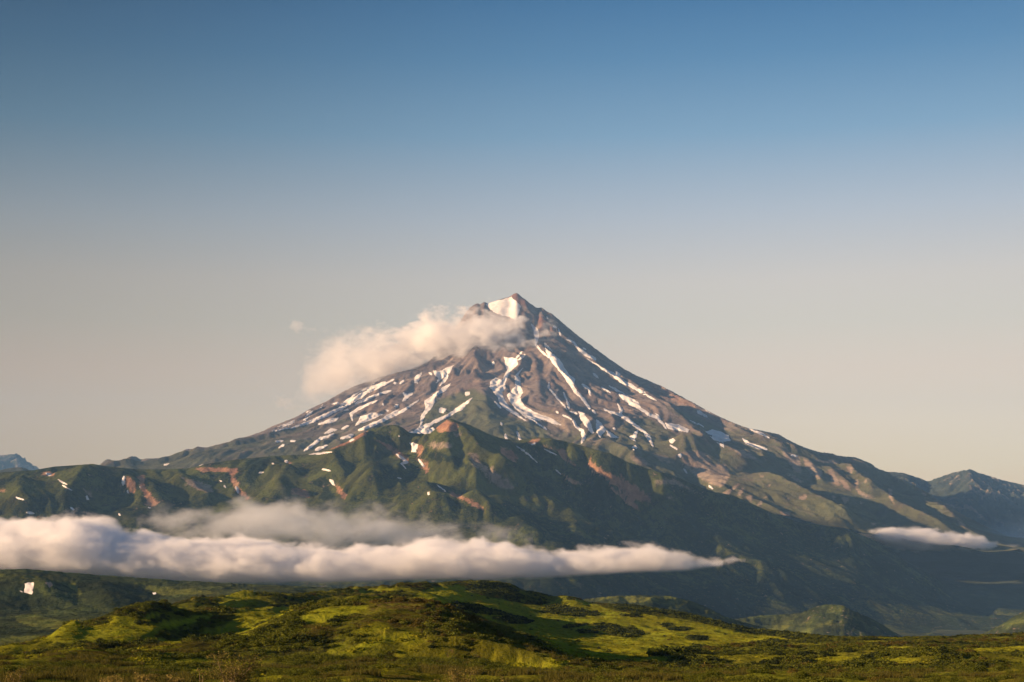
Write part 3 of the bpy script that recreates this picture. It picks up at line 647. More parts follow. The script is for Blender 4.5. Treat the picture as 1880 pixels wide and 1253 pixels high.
for q in ([(1260, 300), (1340, 300), (1480, 330), (1560, 430), (1500, 420), (1400, 370), (1270, 360)], [(850, 280), (1000, 300), (1000, 420), (880, 440), (870, 340)], [(560, 460), (590, 560), (660, 640), (500, 640), (540, 540), (380, 530)], [(0, 350), (200, 330), (100, 470), (40, 540), (0, 520)], [(1300, 560), (1480, 640), (1700, 760), (1560, 720), (1380, 660)]):
    scrub.poly(V(5, q), .8, 6)
nn = fbm(L.X, L.Y, 260, 4, 71)
scar = np.clip(red.at(px, py) + pale.at(px, py), 0, 1)      # bare scars are cut into the slope and furrowed
L.Z += scar * (fbm(L.X, L.Y * 0.5, 38, 4, 73, ridged=True) * 6 - 6)
scr = 0.42 + nn * 0.55 + smooth(250, -250, L.Z) * 0.22
masks = {'scrub': np.clip(np.maximum(scr, scrub.at(px, py)), 0, 1), 'rock': np.clip((blur2(L.Z, 10) - L.Z) * 0.028 + 0.1, 0, .55), 'red': red.at(px, py), 'pale': pale.at(px, py)}
fo = grid_mesh('foothills', L.X, L.Y, L.Z, m_foot, masks)
tag(fo, 'structure', 'green and red scarred foothills below the volcano')
LF = L
foot_snow = [
 ('p', 5, [(1135, 240), (1165, 238), (1195, 250), (1192, 285), (1180, 305), (1145, 302), (1155, 270)]), ('l', 5, [(1040, 315), (1085, 345), (1112, 372), (1078, 384), (1108, 420)], [10, 20, 22, 16, 10]),
 ('l', 5, [(1195, 350), (1235, 402)], [12, 16]), ('l', 5, [(1325, 530), (1385, 575)], [9, 9]), ('p', 5, [(1258, 578), (1275, 576), (1275, 598), (1260, 600)]), ('l', 5, [(532, 424), (590, 433)], [14, 12]),
 ('p', 5, [(583, 488), (608, 500), (625, 545), (600, 525), (585, 510)]), ('l', 5, [(1048, 480), (1080, 487)], [6, 6]), ('l', 5, [(275, 365), (295, 372)], [14, 12]), ('l', 5, [(185, 380), (200, 385)], [10, 10]), ('l', 5, [(95, 446), (128, 442)], [10, 10]),
 ('l', 5, [(440, 320), (520, 312), (600, 303)], [7, 12, 10]), ('l', 5, [(722, 228), (750, 215)], [16, 14]), ('l', 5, [(135, 230), (190, 266)], [7, 8]), ('l', 5, [(1060, 190), (1064, 196)], [8, 8]),
 ('l', 6, [(180, 262), (250, 308), (325, 375)], [7, 12, 8]), ('l', 6, [(370, 282), (460, 325)], [7, 8]), ('l', 6, [(455, 425), (490, 460)], [8, 8]), ('l', 6, [(285, 252), (315, 240)], [12, 12]),
 ('l', 4, [(318, 340), (352, 348)], [18, 20]), ('l', 4, [(398, 380), (440, 405), (465, 415)], [8, 12, 8]), ('l', 4, [(430, 420), (500, 458)], [9, 7]), ('l', 4, [(855, 358), (850, 420)], [18, 22]), ('l', 4, [(880, 452), (884, 475)], [10, 10]),
 ('p', 4, [(590, 500), (602, 488), (615, 520), (600, 520)]), ('l', 4, [(110, 503), (165, 520)], [8, 8]), ('l', 4, [(180, 608), (238, 612)], [12, 16]), ('l', 4, [(488, 575), (512, 590)], [12, 10]), ('l', 4, [(820, 615), (830, 630)], [14, 12]),
 ('l', 4, [(965, 428), (967, 438)], [10, 10]), ('l', 4, [(1628, 428), (1640, 450), (1646, 475)], [10, 18, 18]), ('l', 4, [(1790, 332), (1818, 329)], [10, 10]), ('l', 4, [(1545, 420), (1560, 440)], [8, 8]), ('l', 4, [(1515, 385), (1530, 392)], [8, 8]), ('l', 4, [(1020, 572), (1040, 578)], [6, 6]),
]
print('snow2', lay_snow(foot_snow, LF, fo, lift=1.5, rag=1.1, grow=0.6))
# ------------------------------------------------------------------ mountains far behind
def simple_range(name, label, x0, x1, y0, y1, cell, crest, Yc, drop, seed, amp=1.0, hmin=None):
    L = Land(x0, x1, y0, y1, cell)
    cx = np.array([c[0] for c in crest], float); cy = np.array([c[1] for c in crest], float)
    pyc = np.interp(L.px, cx, cy); zc = Zpix(pyc, Yc)
    d = np.abs(L.Y - Yc)
    L.Z = zc - d * drop - (d * 0.0)
    w = 1 - 2 * np.abs(perlin(L.X / 700 + L.Y / 2600, L.Y / 2500, seed)); w2 = 1 - 2 * np.abs(perlin(L.X / 270 + L.Y / 900, L.Y / 1100, seed + 1))
    L.Z += smooth(0, 900, d) * (w * 95 + w2 * 45) * amp + fbm(L.X, L.Y, 300, 4, seed + 2) * 25 * amp
    for sg in (900, 300): L.skyline_fix(crest, sg)
    L.Z = erode(L.Z, L.c, 30000, steps=36, seed=seed)
    for sg in (250, 100): L.skyline_fix(crest, sg)
    nn = fbm(L.X, L.Y, 500, 4, seed + 4)
    lap = (L.Z - blur2(L.Z, 6))
    masks = {'pale': np.clip(0.10 + nn * 0.5 + smooth(-200, 700, L.Z) * 0.22 + np.clip(lap * 0.01, -.2, .3), 0, 1)}
    o = grid_mesh(name, L.X, L.Y, L.Z, m_far, masks, keep=L.Z > -420)
    tag(o, 'structure', label); return L, o
simple_range('mountain_range', 'hazy blue range with a pointed top beyond the volcano', 2300, 7200, 9000, 14200, 24,
             [(1400, 900), (1560, 880), (1600, 868), (1640, 867), (1660, 869), (1680, 876), (1688, 878), (1704, 885), (1715, 880), (1730, 875), (1750, 868), (1770, 864), (1782, 862), (1795, 868), (1815, 874), (1840, 882), (1880, 891), (1960, 915), (2100, 930)],
             12000, 0.30, 81)
simple_range('far_mountain', 'small distant grey mountain beyond the foothills', -7600, -3700, 12500, 17500, 26,
             [(-500, 900), (-300, 880), (-100, 862), (-40, 840), (0, 837), (20, 835), (32, 834), (45, 843), (60, 853), (75, 864), (120, 890), (240, 940)], 15000, 0.30, 86, 1.3)

# the wide valley floor
L = Land(-14800, 14800, -980, 18400, 90)
L.Z = -352 + fbm(L.X, L.Y, 2600, 4, 91) * 30
L.Z += 110 * smooth(4800, 8200, L.Y) * smooth(900, 1900, L.X) + fbm(L.X, L.Y, 420, 4, 94) * 14 + fbm(L.X, L.Y, 1000, 4, 95, ridged=True) * 55 * smooth(800, 1800, L.X) * smooth(5000, 6000, L.Y)
L.Z = L.Z - 60 * smooth(3000, 1500, np.hypot(L.X, L.Y))
m_valley = land_mat('valley_scrub', ((0.028, 0.036, 0.018), (0.052, 0.058, 0.030)), [('gravel', ((0.10, 0.095, 0.07), (0.16, 0.15, 0.11)), 1.4, 0.4)], 30, bump=0.35)
msk = smooth(3200, 3900, L.X + (L.Y - 6000) * -0.25) * smooth(9500, 7000, L.Y) * 0.25 + fbm(L.X, L.Y, 700, 4, 92) * 0.4
gr = grid_mesh('ground', L.X, L.Y, L.Z, m_valley, {'gravel': np.clip(msk, 0, 1)}); tag(gr, 'structure')

# ------------------------------------------------------------------ nearer hills, on a fan shaped grid that is finer close to the camera
class Fan(Land):
    def __init__(s, p0, p1, dp, y0, y1, n):
        s.p0, s.dp, s.l0, s.dl = p0, dp, math.log(y0), (math.log(y1) - math.log(y0)) / (n - 1)
        s.nx = int((p1 - p0) / dp) + 1; s.ny = n; s.y0 = y0; s.y1 = y1; s.c = 0
        cols = p0 + np.arange(s.nx) * dp; rows = np.exp(s.l0 + np.arange(n) * s.dl)
        s.px, s.Y = np.meshgrid(cols, rows); s.X = Xpix(s.px, s.Y); s.Z = np.zeros_like(s.X)
    def at(s, x, y):
        u = np.clip((CXP + F * x / y - s.p0) / s.dp, 0, s.nx - 1.001); v = np.clip((np.log(y) - s.l0) / s.dl, 0, s.ny - 1.001)
        i = u.astype(int); j = v.astype(int); fx = u - i; fy = v - j; a = s.Z
        return a[j, i] * (1 - fx) * (1 - fy) + a[j, i + 1] * fx * (1 - fy) + a[j + 1, i] * (1 - fx) * fy + a[j + 1, i + 1] * fx * fy
    def hit(s, px, py, n=500):
        px = np.asarray(px, float); py = np.asarray(py, float)
        res = np.full(px.shape, np.nan); prev = np.full(px.shape, np.nan); ys = np.geomspace(s.y0 * 1.001, s.y1 * 0.999, n); last = ys[0]
        for y in ys:
            d = s.at(Xpix(px, y), np.full(px.shape, y)) - Zpix(py, y)
            if y > ys[0]:
                c = np.isnan(res) & (prev < 0) & (d >= 0); res = np.where(c, last + (y - last) * prev / (prev - d + 1e-12), res)
            prev = d; last = y
        return res
    def skyline_fix(s, pts, sigma_log, **k):
        xs = np.array([p[0] for p in pts], float); ys = np.array([p[1] for p in pts], float)
        P = s.py(); k = P.argmin(0); top = P.min(0); d = top - np.interp(s.px[0], xs, ys)
        kk = 9; ker = np.hanning(kk + 2)[1:-1]; ker /= ker.sum(); d = np.convolve(np.pad(d, kk // 2, mode='edge'), ker, 'valid')
        lc = s.l0 + k * s.dl; kk = 41; ker = np.hanning(kk); ker /= ker.sum(); lc = np.convolve(np.pad(lc, kk // 2, mode='edge'), ker, 'valid')
        s.Z += d[None] * s.Y / F * np.exp(-((np.log(s.Y) - lc[None]) / sigma_log) ** 2)
    def bump(s, pts, amp, width, sharp=1.3):
        px = np.array([p[0] for p in pts]); py = np.array([p[1] for p in pts])
        t = np.linspace(0, 1, 4 * len(pts)); tt = np.linspace(0, 1, len(pts)); y = s.hit(np.interp(t, tt, px), np.interp(t, tt, py)); px = np.interp(t, tt, px)
        ok = ~np.isnan(y)
        if ok.sum() < 2: return
        ln = [(Xpix(a, b), b) for a, b in zip(px[ok], y[ok])]
        d, w = line_dist(ln, s.X, s.Y); env = np.sqrt(np.clip(np.minimum(w, 1 - w) * 6, 0, 1))
        s.Z += amp * env * np.exp(-(d / width) ** sharp)

def knoll(name, label, sky, Yc, front, seed, amp, rough, spread=1.35, mat=None, masks_fn=None, dp=2.0, n=170):
    """a rounded hill: crest line at Yc, falling towards the camera down to the ground and away behind"""
    p0, p1 = sky[0][0], sky[-1][0]
    L = Fan(p0, p1, dp, Yc / spread, Yc * spread, n)
    c1 = np.interp(L.px[0], [q[0] for q in sky], [q[1] for q in sky])
    def sm(a, k): k = min(k, len(a) // 2 * 2 - 1) | 1; h_ = np.hanning(k + 2)[1:-1]; h_ /= h_.sum(); return np.convolve(np.pad(a, k // 2, mode='reflect', reflect_type='odd'), h_, 'valid')[:len(a)]
    d = L.Y - Yc + fbm(L.X, L.Y * 0.3, 260, 3, seed + 3) * 60
    w_ = np.exp(-(d / (0.07 * Yc)) ** 2); cr = sm(c1, 31)[None] * w_ + sm(c1, 121)[None] * (1 - w_); zc = Zpix(cr, Yc)
    L.Z = zc - np.where(d < 0, -d * front, d * 0.25) - 0.00002 * d * d
    L.Z += fbm(L.X, L.Y, amp * 9, 5, seed, ridged=True) * amp + fbm(L.X, L.Y, rough * 5, 3, seed + 5) * rough
    for sg in (0.1, 0.04): L.skyline_fix(sky, sg)
    L.Z += fbm(L.X, L.Y, rough * 2.4, 2, seed + 9) * rough * 0.35
    mk = masks_fn(L) if masks_fn else {}
    o = grid_mesh(name, L.X, L.Y, L.Z, mat or m_near, mk); tag(o, 'structure', label); return L, o

MEADOW = ((0.135, 0.165, 0.010), (0.260, 0.262, 0.020))
m_near = land_mat('moor', ((0.038, 0.052, 0.014), (0.075, 0.085, 0.026)), [('scrub', ((0.018, 0.026, 0.009), (0.036, 0.045, 0.015)), 1.7, 0.1), ('meadow', ((0.08, 0.10, 0.018), (0.13, 0.14, 0.03)), 1.0, 0.15), ('rock', PALE, 0.8, 0.12)], 5, bump=0.8)
def mk1(L):
    n = fbm(L.X, L.Y, 60, 4, 3); return {'scrub': np.clip(0.5 + n * 0.7, 0, 1), 'rock': np.clip(fbm(L.X, L.Y, 45, 4, 8, ridged=True) * 0.6 - 0.05, 0, 1) * smooth(1380, 1480, L.px), 'meadow': np.clip(0.35 - n, 0, 1) * 0.8}
knoll('knoll', 'dark rounded knoll just behind the bright meadow', [(960, 1140), (1040, 1112), (1075, 1100), (1120, 1095), (1180, 1093), (1230, 1095), (1270, 1104), (1300, 1116), (1330, 1132), (1370, 1144), (1420, 1157), (1480, 1168), (1540, 1185)], 2300, 0.16, 101, 7, 2.0, masks_fn=mk1)
knoll('rocky_knoll', 'knoll with pale rocky top in the valley', [(1240, 1165), (1300, 1147), (1340, 1138), (1400, 1130), (1450, 1128), (1475, 1124), (1490, 1117), (1510, 1111), (1530, 1109), (1548, 1112), (1560, 1119), (1575, 1125), (1600, 1136), (1620, 1147), (1640, 1160), (1665, 1173), (1720, 1190)], 3000, 0.22, 111, 11, 3.5, masks_fn=mk1)
knoll('valley_side', 'scrub covered hillside rising at the valley mouth', [(1700, 1200), (1770, 1177), (1790, 1169), (1810, 1161), (1840, 1146), (1860, 1133), (1880, 1123), (1950, 1098), (2100, 1060)], 2900, 0.2, 121, 9, 3.0, masks_fn=mk1)
def mkE(L):
    py = L.py(); n = fbm(L.X, L.Y, 70, 4, 13); me_ = Paint(); sc = Paint(); rk = Paint()
    for q in ([(120, 610), (300, 600), (450, 640), (720, 710), (500, 730), (300, 715), (150, 670)], [(0, 810), (250, 790), (430, 795), (250, 880), (0, 900)], [(940, 570), (1180, 590), (1150, 640), (940, 640)], [(0, 258), (250, 262), (600, 270), (300, 290), (0, 280)],
              [(1500, 520), (1880, 440), (1880, 470), (1560, 560)], [(560, 340), (640, 330), (720, 430), (680, 430)], [(1100, 320), (1500, 380), (1880, 400), (1800, 430), (1400, 440)]): me_.poly(V(7, q), .75, 6)
    for q in ([(0, 310), (200, 320), (420, 450), (520, 540), (300, 560), (0, 570)], [(650, 290), (1150, 320), (1480, 460), (1400, 560), (1000, 570), (700, 460)], [(0, 700), (400, 740), (600, 740), (450, 790), (0, 790)]): sc.poly(V(7, q), .85, 12)
    rk.poly(V(7, [(370, 320), (440, 320), (460, 360), (430, 385), (400, 350)]), .8, 1)
    return {'scrub': np.clip(np.maximum(0.42 + n * 0.6, sc.at(L.px, py) + n * .2), 0, 1), 'meadow': np.clip(me_.at(L.px, py) + 0.1, 0, 1), 'rock': rk.at(L.px, py)}
ptsE = []
skE = [(-60, 1047, 1900), (50, 1045, 1900), (130, 1052, 1900), (210, 1058, 1950), (320, 1066, 2000), (480, 1074, 2100), (640, 1081, 2200), (800, 1090, 2300), (950, 1110, 2400)]
for x, y, yc in skE:
    ptsE += [(x, yc, y), (x, yc * 1.12, y + 14), (x, yc * 1.3, y + 60)]
    fr = 1196 if x < 60 else np.interp(x, [60, 200, 400, 600, 950], [1192, 1165, 1130, 1110, 1130])
    ptsE += [(x, 700, max(fr, 1100) + 14), (x, 950, np.interp(x, [0, 200, 400, 950], [1178, 1158, 1120, 1120])), (x, 1200, np.interp(x, [0, 400, 950], [1150, 1112, 1115])), (x, 1450, np.interp(x, [0, 200, 400, 950], [1128, 1118, 1098, 1112])), (x, 1700, np.interp(x, [0, 200, 400, 950], [1080, 1085, 1082, 1104]))]
L = Fan(-60, 950, 1.8, 640, 2700, 300); f = rbf(ptsE, k=3.0, eps=5e-3); L.Z = Zpix(f(L.px, L.Y), L.Y)
L.Z += fbm(L.X, L.Y, 180, 5, 131, ridged=True) * 7 * smooth(1250, 1650, L.Y) + fbm(L.X, L.Y, 40, 4, 132) * 2.2
for q, a, w in (([(0, 300), (300, 330), (500, 400)], 6, 40), ([(200, 320), (260, 480), (300, 560)], -9, 40), ([(330, 300), (420, 420), (500, 520)], 9, 35), ([(640, 330), (700, 440), (760, 540)], -8, 35), ([(850, 330), (900, 440), (1000, 540)], 9, 30), ([(1300, 330), (1360, 440), (1420, 540)], -9, 45)):
    L.bump(V(7, q), a, w)
for sg in (0.12, 0.05): L.skyline_fix([(q[0], q[1]) for q in skE], sg)
L.Z += fbm(L.X, L.Y, 12, 3, 133) * 1.8
ne = grid_mesh('moorland_ridge', L.X, L.Y, L.Z, m_near, mkE(L)); tag(ne, 'structure', 'low dark ridge with a snow patch below the fog bank')
lay_snow([('p', 7, [(215, 345), (240, 335), (290, 330), (292, 350), (283, 405), (286, 412), (278, 434), (245, 425), (205, 415), (205, 385), (215, 370)]), ('p', 7, [(1318, 420), (1335, 415), (1345, 408), (1350, 422), (1358, 432), (1322, 434)]), ('l', 7, [(170, 400), (195, 412)], [6, 8])], L, ne, lift=0.5, rag=1.8, step=0.7, grow=0.2)
LE = L
# ------------------------------------------------------------------ the near slopes: meadow and thicket
FP = {-150: [(60, 1262), (100, 1246), (160, 1234), (240, 1222), (300, 1212, 1), (400, 1224), (600, 1275)],
      0: [(60, 1260), (100, 1242), (160, 1226), (240, 1210), (330, 1198, 1), (450, 1214), (700, 1265)],
      200: [(60, 1260), (100, 1244), (160, 1226), (250, 1196), (340, 1165), (420, 1146, 1), (540, 1160), (800, 1215)],
      400: [(60, 1262), (100, 1247), (160, 1226), (250, 1196), (350, 1155), (430, 1122), (520, 1099, 1), (660, 1118), (900, 1180)],
      600: [(60, 1262), (100, 1244), (160, 1220), (250, 1188), (350, 1156), (450, 1124), (600, 1090, 1), (760, 1112), (1000, 1180)],
      800: [(60, 1264), (100, 1244), (160, 1222), (250, 1198), (350, 1168), (450, 1138), (600, 1105), (800, 1074, 1), (950, 1095), (1200, 1160)],
      1000: [(60, 1264), (100, 1247), (160, 1232), (260, 1217), (350, 1200), (450, 1172), (600, 1134), (750, 1104), (860, 1093, 1), (1000, 1112), (1250, 1170)],
      1200: [(60, 1266), (100, 1250), (160, 1238), (260, 1222), (350, 1202), (450, 1178), (600, 1148), (750, 1123), (850, 1116, 1), (1000, 1135), (1250, 1190)],
      1400: [(60, 1268), (100, 1252), (160, 1236), (260, 1216), (350, 1201), (450, 1186), (600, 1170), (700, 1161, 1), (850, 1178), (1100, 1230)],
      1650: [(60, 1268), (100, 1250), (160, 1231), (260, 1207), (350, 1190), (450, 1176), (520, 1171, 1), (660, 1185), (900, 1240)],
      1880: [(60, 1266), (100, 1248), (160, 1228), (260, 1200), (350, 1181), (450, 1168), (500, 1165, 1), (640, 1180), (900, 1240)],
      2030: [(60, 1266), (100, 1248), (160, 1226), (260, 1196), (350, 1176), (450, 1162), (500, 1160, 1), (640, 1178), (900, 1240)]}
pts = []
for x, q in FP.items():
    pts.append((x, 12, HOR + 2.4 * F / 12)); pts.append((x, 25, HOR + 3.6 * F / 25)); pts.append((x, 40, HOR + 5.1 * F / 40))
    for t in q: pts.append((x, t[0], t[1]))
L = Fan(-150, 2030, 1.9, 12, 1150, 560)
f = rbf([(a, b, HOR - 0 + (c - HOR)) for a, b, c in pts], k=1.6, eps=1e-3, sx=300)
# spline the height in metres rather than the picture row, so the close ground stays smooth
f = rbf([(a, b, (HOR - c) * b / F) for a, b, c in pts], k=1.6, eps=1e-3, sx=300)
L.Z = f(L.px, L.Y)
near_sky = [(-150, 1212), (0, 1198), (64, 1181), (128, 1158), (200, 1146), (255, 1133), (319, 1116), (400, 1100), (440, 1094), (480, 1094), (500, 1090), (540, 1092), (600, 1090), (660, 1087), (700, 1080), (740, 1078), (770, 1075), (810, 1071), (850, 1067), (880, 1066), (910, 1067), (930, 1071), (960, 1083), (990, 1090),
            (1010, 1095), (1040, 1094), (1060, 1099), (1080, 1106), (1110, 1109), (1170, 1112), (1200, 1118), (1240, 1124), (1280, 1131), (1320, 1142), (1370, 1153), (1400, 1157), (1440, 1161), (1480, 1165), (1510, 1169), (1560, 1171), (1650, 1171), (1740, 1171), (1800, 1168), (1880, 1164), (2030, 1160)]
for v, q, a, w in [
    (0, [(680, 1104), (760, 1114), (840, 1134), (900, 1154), (950, 1178), (985, 1204)], 3.2, 26),
    (0, [(870, 1075), (930, 1083), (990, 1096)], 3.0, 25),
    (8, [(1880, 560), (1600, 620), (1350, 680), (1100, 760), (900, 840)], 3.0, 20),
    (8, [(950, 480), (900, 600), (890, 700)], -4.5, 22),
    (8, [(870, 560), (700, 660), (520, 720), (330, 740)], 3.0, 20),
    (8, [(1880, 700), (1600, 800), (1400, 880), (1180, 960)], 2.4, 17),
    (8, [(1880, 860), (1700, 930), (1500, 1040)], 2.0, 13),
    (9, [(800, 860), (640, 940), (500, 1040)], 1.8, 13),
    (9, [(1060, 1010), (1200, 960), (1330, 960)], 1.6, 12),
    (7, [(0, 1000), (400, 960), (900, 860), (1400, 800)], 2.2, 13), (7, [(400, 1100), (900, 1020), (1500, 960)], 1.6, 10), (7, [(900, 760), (1300, 680), (1880, 560)], 2.0, 16), (7, [(1600, 820), (1750, 880), (1850, 900)], -2.0, 14),
    (10, [(500, 1080), (900, 1010), (1300, 960), (1880, 930)], 1.4, 12), (11, [(0, 930), (500, 1000), (1000, 1020), (1500, 1000)], 1.2, 11),
]:
    L.bump(V(v, q), a, w)
far_w = smooth(60, 300, L.Y)
ca_, sa_ = math.cos(1.02), math.sin(1.02)       # gullies run down to the left and towards the viewer
al = L.X * ca_ + L.Y * sa_; ac = -L.X * sa_ + L.Y * ca_
wv = fbm(L.X, L.Y, 120, 2, 140) * 30
gul = (1 - 2 * np.abs(perlin((ac + wv) / 52, al / 190, 145))) * 4.6 + (1 - 2 * np.abs(perlin((ac + wv) / 21, al / 75, 146))) * 1.7
L.Z += gul * smooth(120, 260, L.Y) * smooth(960, 760, L.px) * smooth(-60, 220, L.px)
L.Z += (fbm(L.X, L.Y, 75, 4, 141) * 3.0 + fbm(L.X, L.Y, 26, 3, 142) * 1.1) * (0.25 + 0.75 * far_w) + fbm(L.X, L.Y, 7, 3, 143) * 0.6
for sg in (0.12, 0.05): L.skyline_fix(near_sky, sg)
LN = L
# where the turf is open
mead = Paint()
mead.poly([(755, 1100), (770, 1087), (800, 1078), (845, 1074), (862, 1085), (895, 1098), (940, 1106), (990, 1112), (1030, 1101), (1070, 1103), (1120, 1120), (1171, 1128), (1220, 1134), (1278, 1143), (1346, 1157), (1388, 1163), (1473, 1178), (1399, 1179), (1335, 1185), (1271, 1187), (1255, 1196), (1237, 1210), (1165, 1218),
           (1080, 1214), (1010, 1220), (975, 1232), (940, 1230), (1000, 1216), (1018, 1205), (1005, 1185), (950, 1158), (880, 1130), (800, 1110)], 1, 1)
for v, q in [
    (8, [(400, 560), (640, 540), (880, 540), (870, 580), (760, 640), (580, 700), (570, 780), (420, 810), (180, 790), (100, 770), (300, 700), (350, 640)]),
    (8, [(970, 600), (1100, 550), (1300, 540), (1540, 520), (1520, 560), (1300, 640), (1150, 720), (1030, 775), (1010, 740), (960, 650)]),
    (8, [(1400, 740), (1600, 650), (1740, 680), (1700, 720), (1500, 795), (1420, 780)]), (8, [(1220, 970), (1360, 900), (1500, 830), (1640, 780), (1880, 730), (1880, 810), (1650, 860), (1480, 930), (1330, 985)]),
    (8, [(1750, 990), (1880, 900), (1880, 960), (1800, 1010)]), (8, [(1130, 960), (1250, 870), (1400, 810), (1350, 870), (1200, 960)]), (8, [(0, 620), (180, 600), (160, 640), (60, 660), (0, 650)]),
    (8, [(1610, 1110), (1680, 1050), (1720, 1080), (1640, 1140)]), (9, [(0, 680), (110, 690), (60, 740), (0, 760)]), (9, [(100, 750), (350, 740), (340, 790), (430, 810), (340, 880), (200, 970), (100, 1010), (110, 920), (200, 860), (40, 850), (0, 820)]),
    (9, [(480, 940), (560, 900), (690, 880), (600, 980), (540, 1040), (500, 1000)]), (9, [(640, 1010), (720, 980), (700, 1040), (650, 1050)]), (9, [(940, 960), (1060, 930), (1040, 1000), (900, 1040)]), (9, [(1060, 1020), (1340, 1000), (1300, 1060), (1120, 1090), (1060, 1070)]),
    (7, [(1230, 730), (1500, 650), (1880, 590), (1880, 625), (1600, 690), (1350, 750), (1250, 750)]), (7, [(1150, 850), (1300, 810), (1500, 830), (1200, 870)]), (7, [(1280, 850), (1560, 820), (1560, 870), (1320, 870)]), (7, [(900, 910), (1020, 890), (960, 930)]),
    (7, [(480, 940), (620, 930), (560, 970), (480, 965)]), (7, [(520, 1090), (700, 1060), (640, 1110), (540, 1110)]), (7, [(980, 1100), (1280, 1080), (1250, 1100), (1000, 1120)]), (7, [(1320, 1060), (1440, 1070), (1320, 1085)]), (7, [(0, 820), (420, 800), (150, 885), (0, 890)]),
    (7, [(640, 1150), (700, 1130), (720, 1160)]), (7, [(930, 710), (1250, 640), (1300, 600), (1420, 590), (1150, 690), (960, 725)]),
    (11, [(640, 880), (760, 878), (960, 895), (975, 925), (860, 925), (740, 915)]), (11, [(990, 885), (1130, 880), (1110, 905), (1000, 905)]), (11, [(1250, 890), (1400, 882), (1300, 905)]), (11, [(40, 985), (280, 962), (530, 968), (480, 990), (300, 1000), (140, 1022), (60, 1010)]),
    (10, [(1450, 960), (1850, 985), (1800, 1000), (1500, 990)]), (10, [(1350, 915), (1680, 925), (1600, 935), (1350, 930)]), (10, [(0, 850), (400, 860), (760, 940), (740, 1000), (400, 1030), (0, 1010)]), (10, [(480, 1085), (760, 1070), (700, 1095)]), (10, [(800, 1050), (1050, 1035), (950, 1060)]),
    (10, [(320, 1040), (480, 1035), (440, 1060)]), (8, [(1180, 1165), (1560, 1165), (1600, 1180), (1200, 1188)]), (8, [(0, 1080), (160, 1090), (100, 1140), (0, 1110)]), (8, [(540, 1140), (800, 1130), (760, 1170), (600, 1180)])]:
    mead.poly(V(v, q), .85, 4)
# thickets standing in the meadow
shr = Paint()
CLUMPS = [(9, [(720, 390), (770, 340), (880, 320), (1020, 330), (1140, 380), (1200, 420), (1240, 470), (1150, 490), (1080, 480), (1000, 430), (900, 430), (800, 415)]), (9, [(540, 510), (680, 510), (820, 530), (960, 560), (1090, 590), (1150, 610), (950, 610), (800, 590), (700, 560), (560, 525)]),
             (9, [(950, 640), (1120, 620), (1250, 640), (1300, 670), (1200, 690), (1060, 690)]), (9, [(1380, 590), (1400, 540), (1500, 520), (1640, 540), (1760, 575), (1880, 590), (1880, 620), (1700, 620), (1500, 600)]),
             (9, [(1560, 710), (1680, 690), (1800, 680), (1720, 710), (1600, 725)]), (9, [(1680, 760), (1800, 740), (1880, 730), (1880, 765), (1740, 775)]),
             (10, [(210, 550), (260, 520), (400, 520), (520, 550), (700, 570), (860, 600), (1000, 640), (1250, 700), (1500, 745), (1880, 780), (1880, 810), (1450, 775), (1250, 745), (1050, 690), (900, 660), (700, 600), (480, 590), (300, 575)]),
             (10, [(250, 610), (420, 600), (530, 630), (400, 632)]), (10, [(40, 690), (140, 680), (240, 700), (400, 710), (460, 740), (470, 780), (380, 805), (220, 790), (120, 740)]), (10, [(620, 690), (700, 685), (760, 715), (860, 715), (880, 745), (720, 745), (670, 715)]),
             (10, [(865, 800), (930, 790), (1000, 798), (1015, 830), (880, 830)]), (10, [(1030, 815), (1100, 815), (1110, 830), (1040, 830)]), (10, [(590, 950), (650, 920), (715, 920), (700, 955), (620, 975)]), (10, [(870, 890), (1000, 860), (1040, 870), (940, 930), (880, 945)]), (10, [(1460, 850), (1580, 820), (1740, 850), (1740, 880), (1500, 880)])]
for v, q in CLUMPS: shr.poly(V(v, q), 1, 0)
n1 = fbm(L.X, L.Y * 0.6, 34, 4, 151); n2 = fbm(L.X, L.Y * 0.7, 120, 3, 152)
def open_turf(px, py, n1): return np.clip(mead.at(px, py) * 1.15 - shr.at(px, py) * 1.2 - 0.03 + n1 * 0.8, 0, 1)
ot = open_turf(L.px, L.py(), n1)
nat = smooth(0.10, 0.40, n1 + 0.25 * n2) * 0.7
masks = {'meadow': np.clip(np.maximum(ot, nat * (shr.at(L.px, L.py()) < .3)), 0, 1), 'scrub': np.clip(0.32 + n2 * 0.8 - ot, 0, 1), 'rock': 0 * ot, 'brown': np.clip(0.26 + fbm(L.X, L.Y, 60, 4, 155) * 0.9, 0, 1)}
bare = Paint()
for v, q in [(9, [(545, 920), (600, 890), (690, 875), (640, 930), (560, 1000)]), (9, [(100, 730), (150, 710), (130, 745)]), (10, [(520, 930), (700, 900), (640, 930), (540, 950)]), (8, [(1480, 820), (1600, 760), (1560, 840)]), (8, [(1000, 800), (1040, 800), (1010, 860)])]: bare.poly(V(v, q), .75, 2)
masks['rock'] = bare.at(L.px, L.py()) * 0.62
m_turf = land_mat('alpine_turf', ((0.078, 0.090, 0.009), (0.145, 0.148, 0.019)), [('brown', ((0.040, 0.030, 0.012), (0.075, 0.052, 0.020)), 1.6, 0.2), ('scrub', ((0.022, 0.026, 0.008), (0.042, 0.042, 0.013)), 1.3, 0.15), ('meadow', MEADOW, 0.8, 0.38), ('rock', ((0.20, 0.12, 0.06), (0.32, 0.21, 0.11)), 1.2, 0.12)], 1.3, bump=0.9, bump_scale=1.6, var=0.25)
mo = grid_mesh('moorland', L.X, L.Y, L.Z, m_turf, masks); tag(mo, 'structure', 'sunlit yellow green meadow and brown thicket slopes in front')

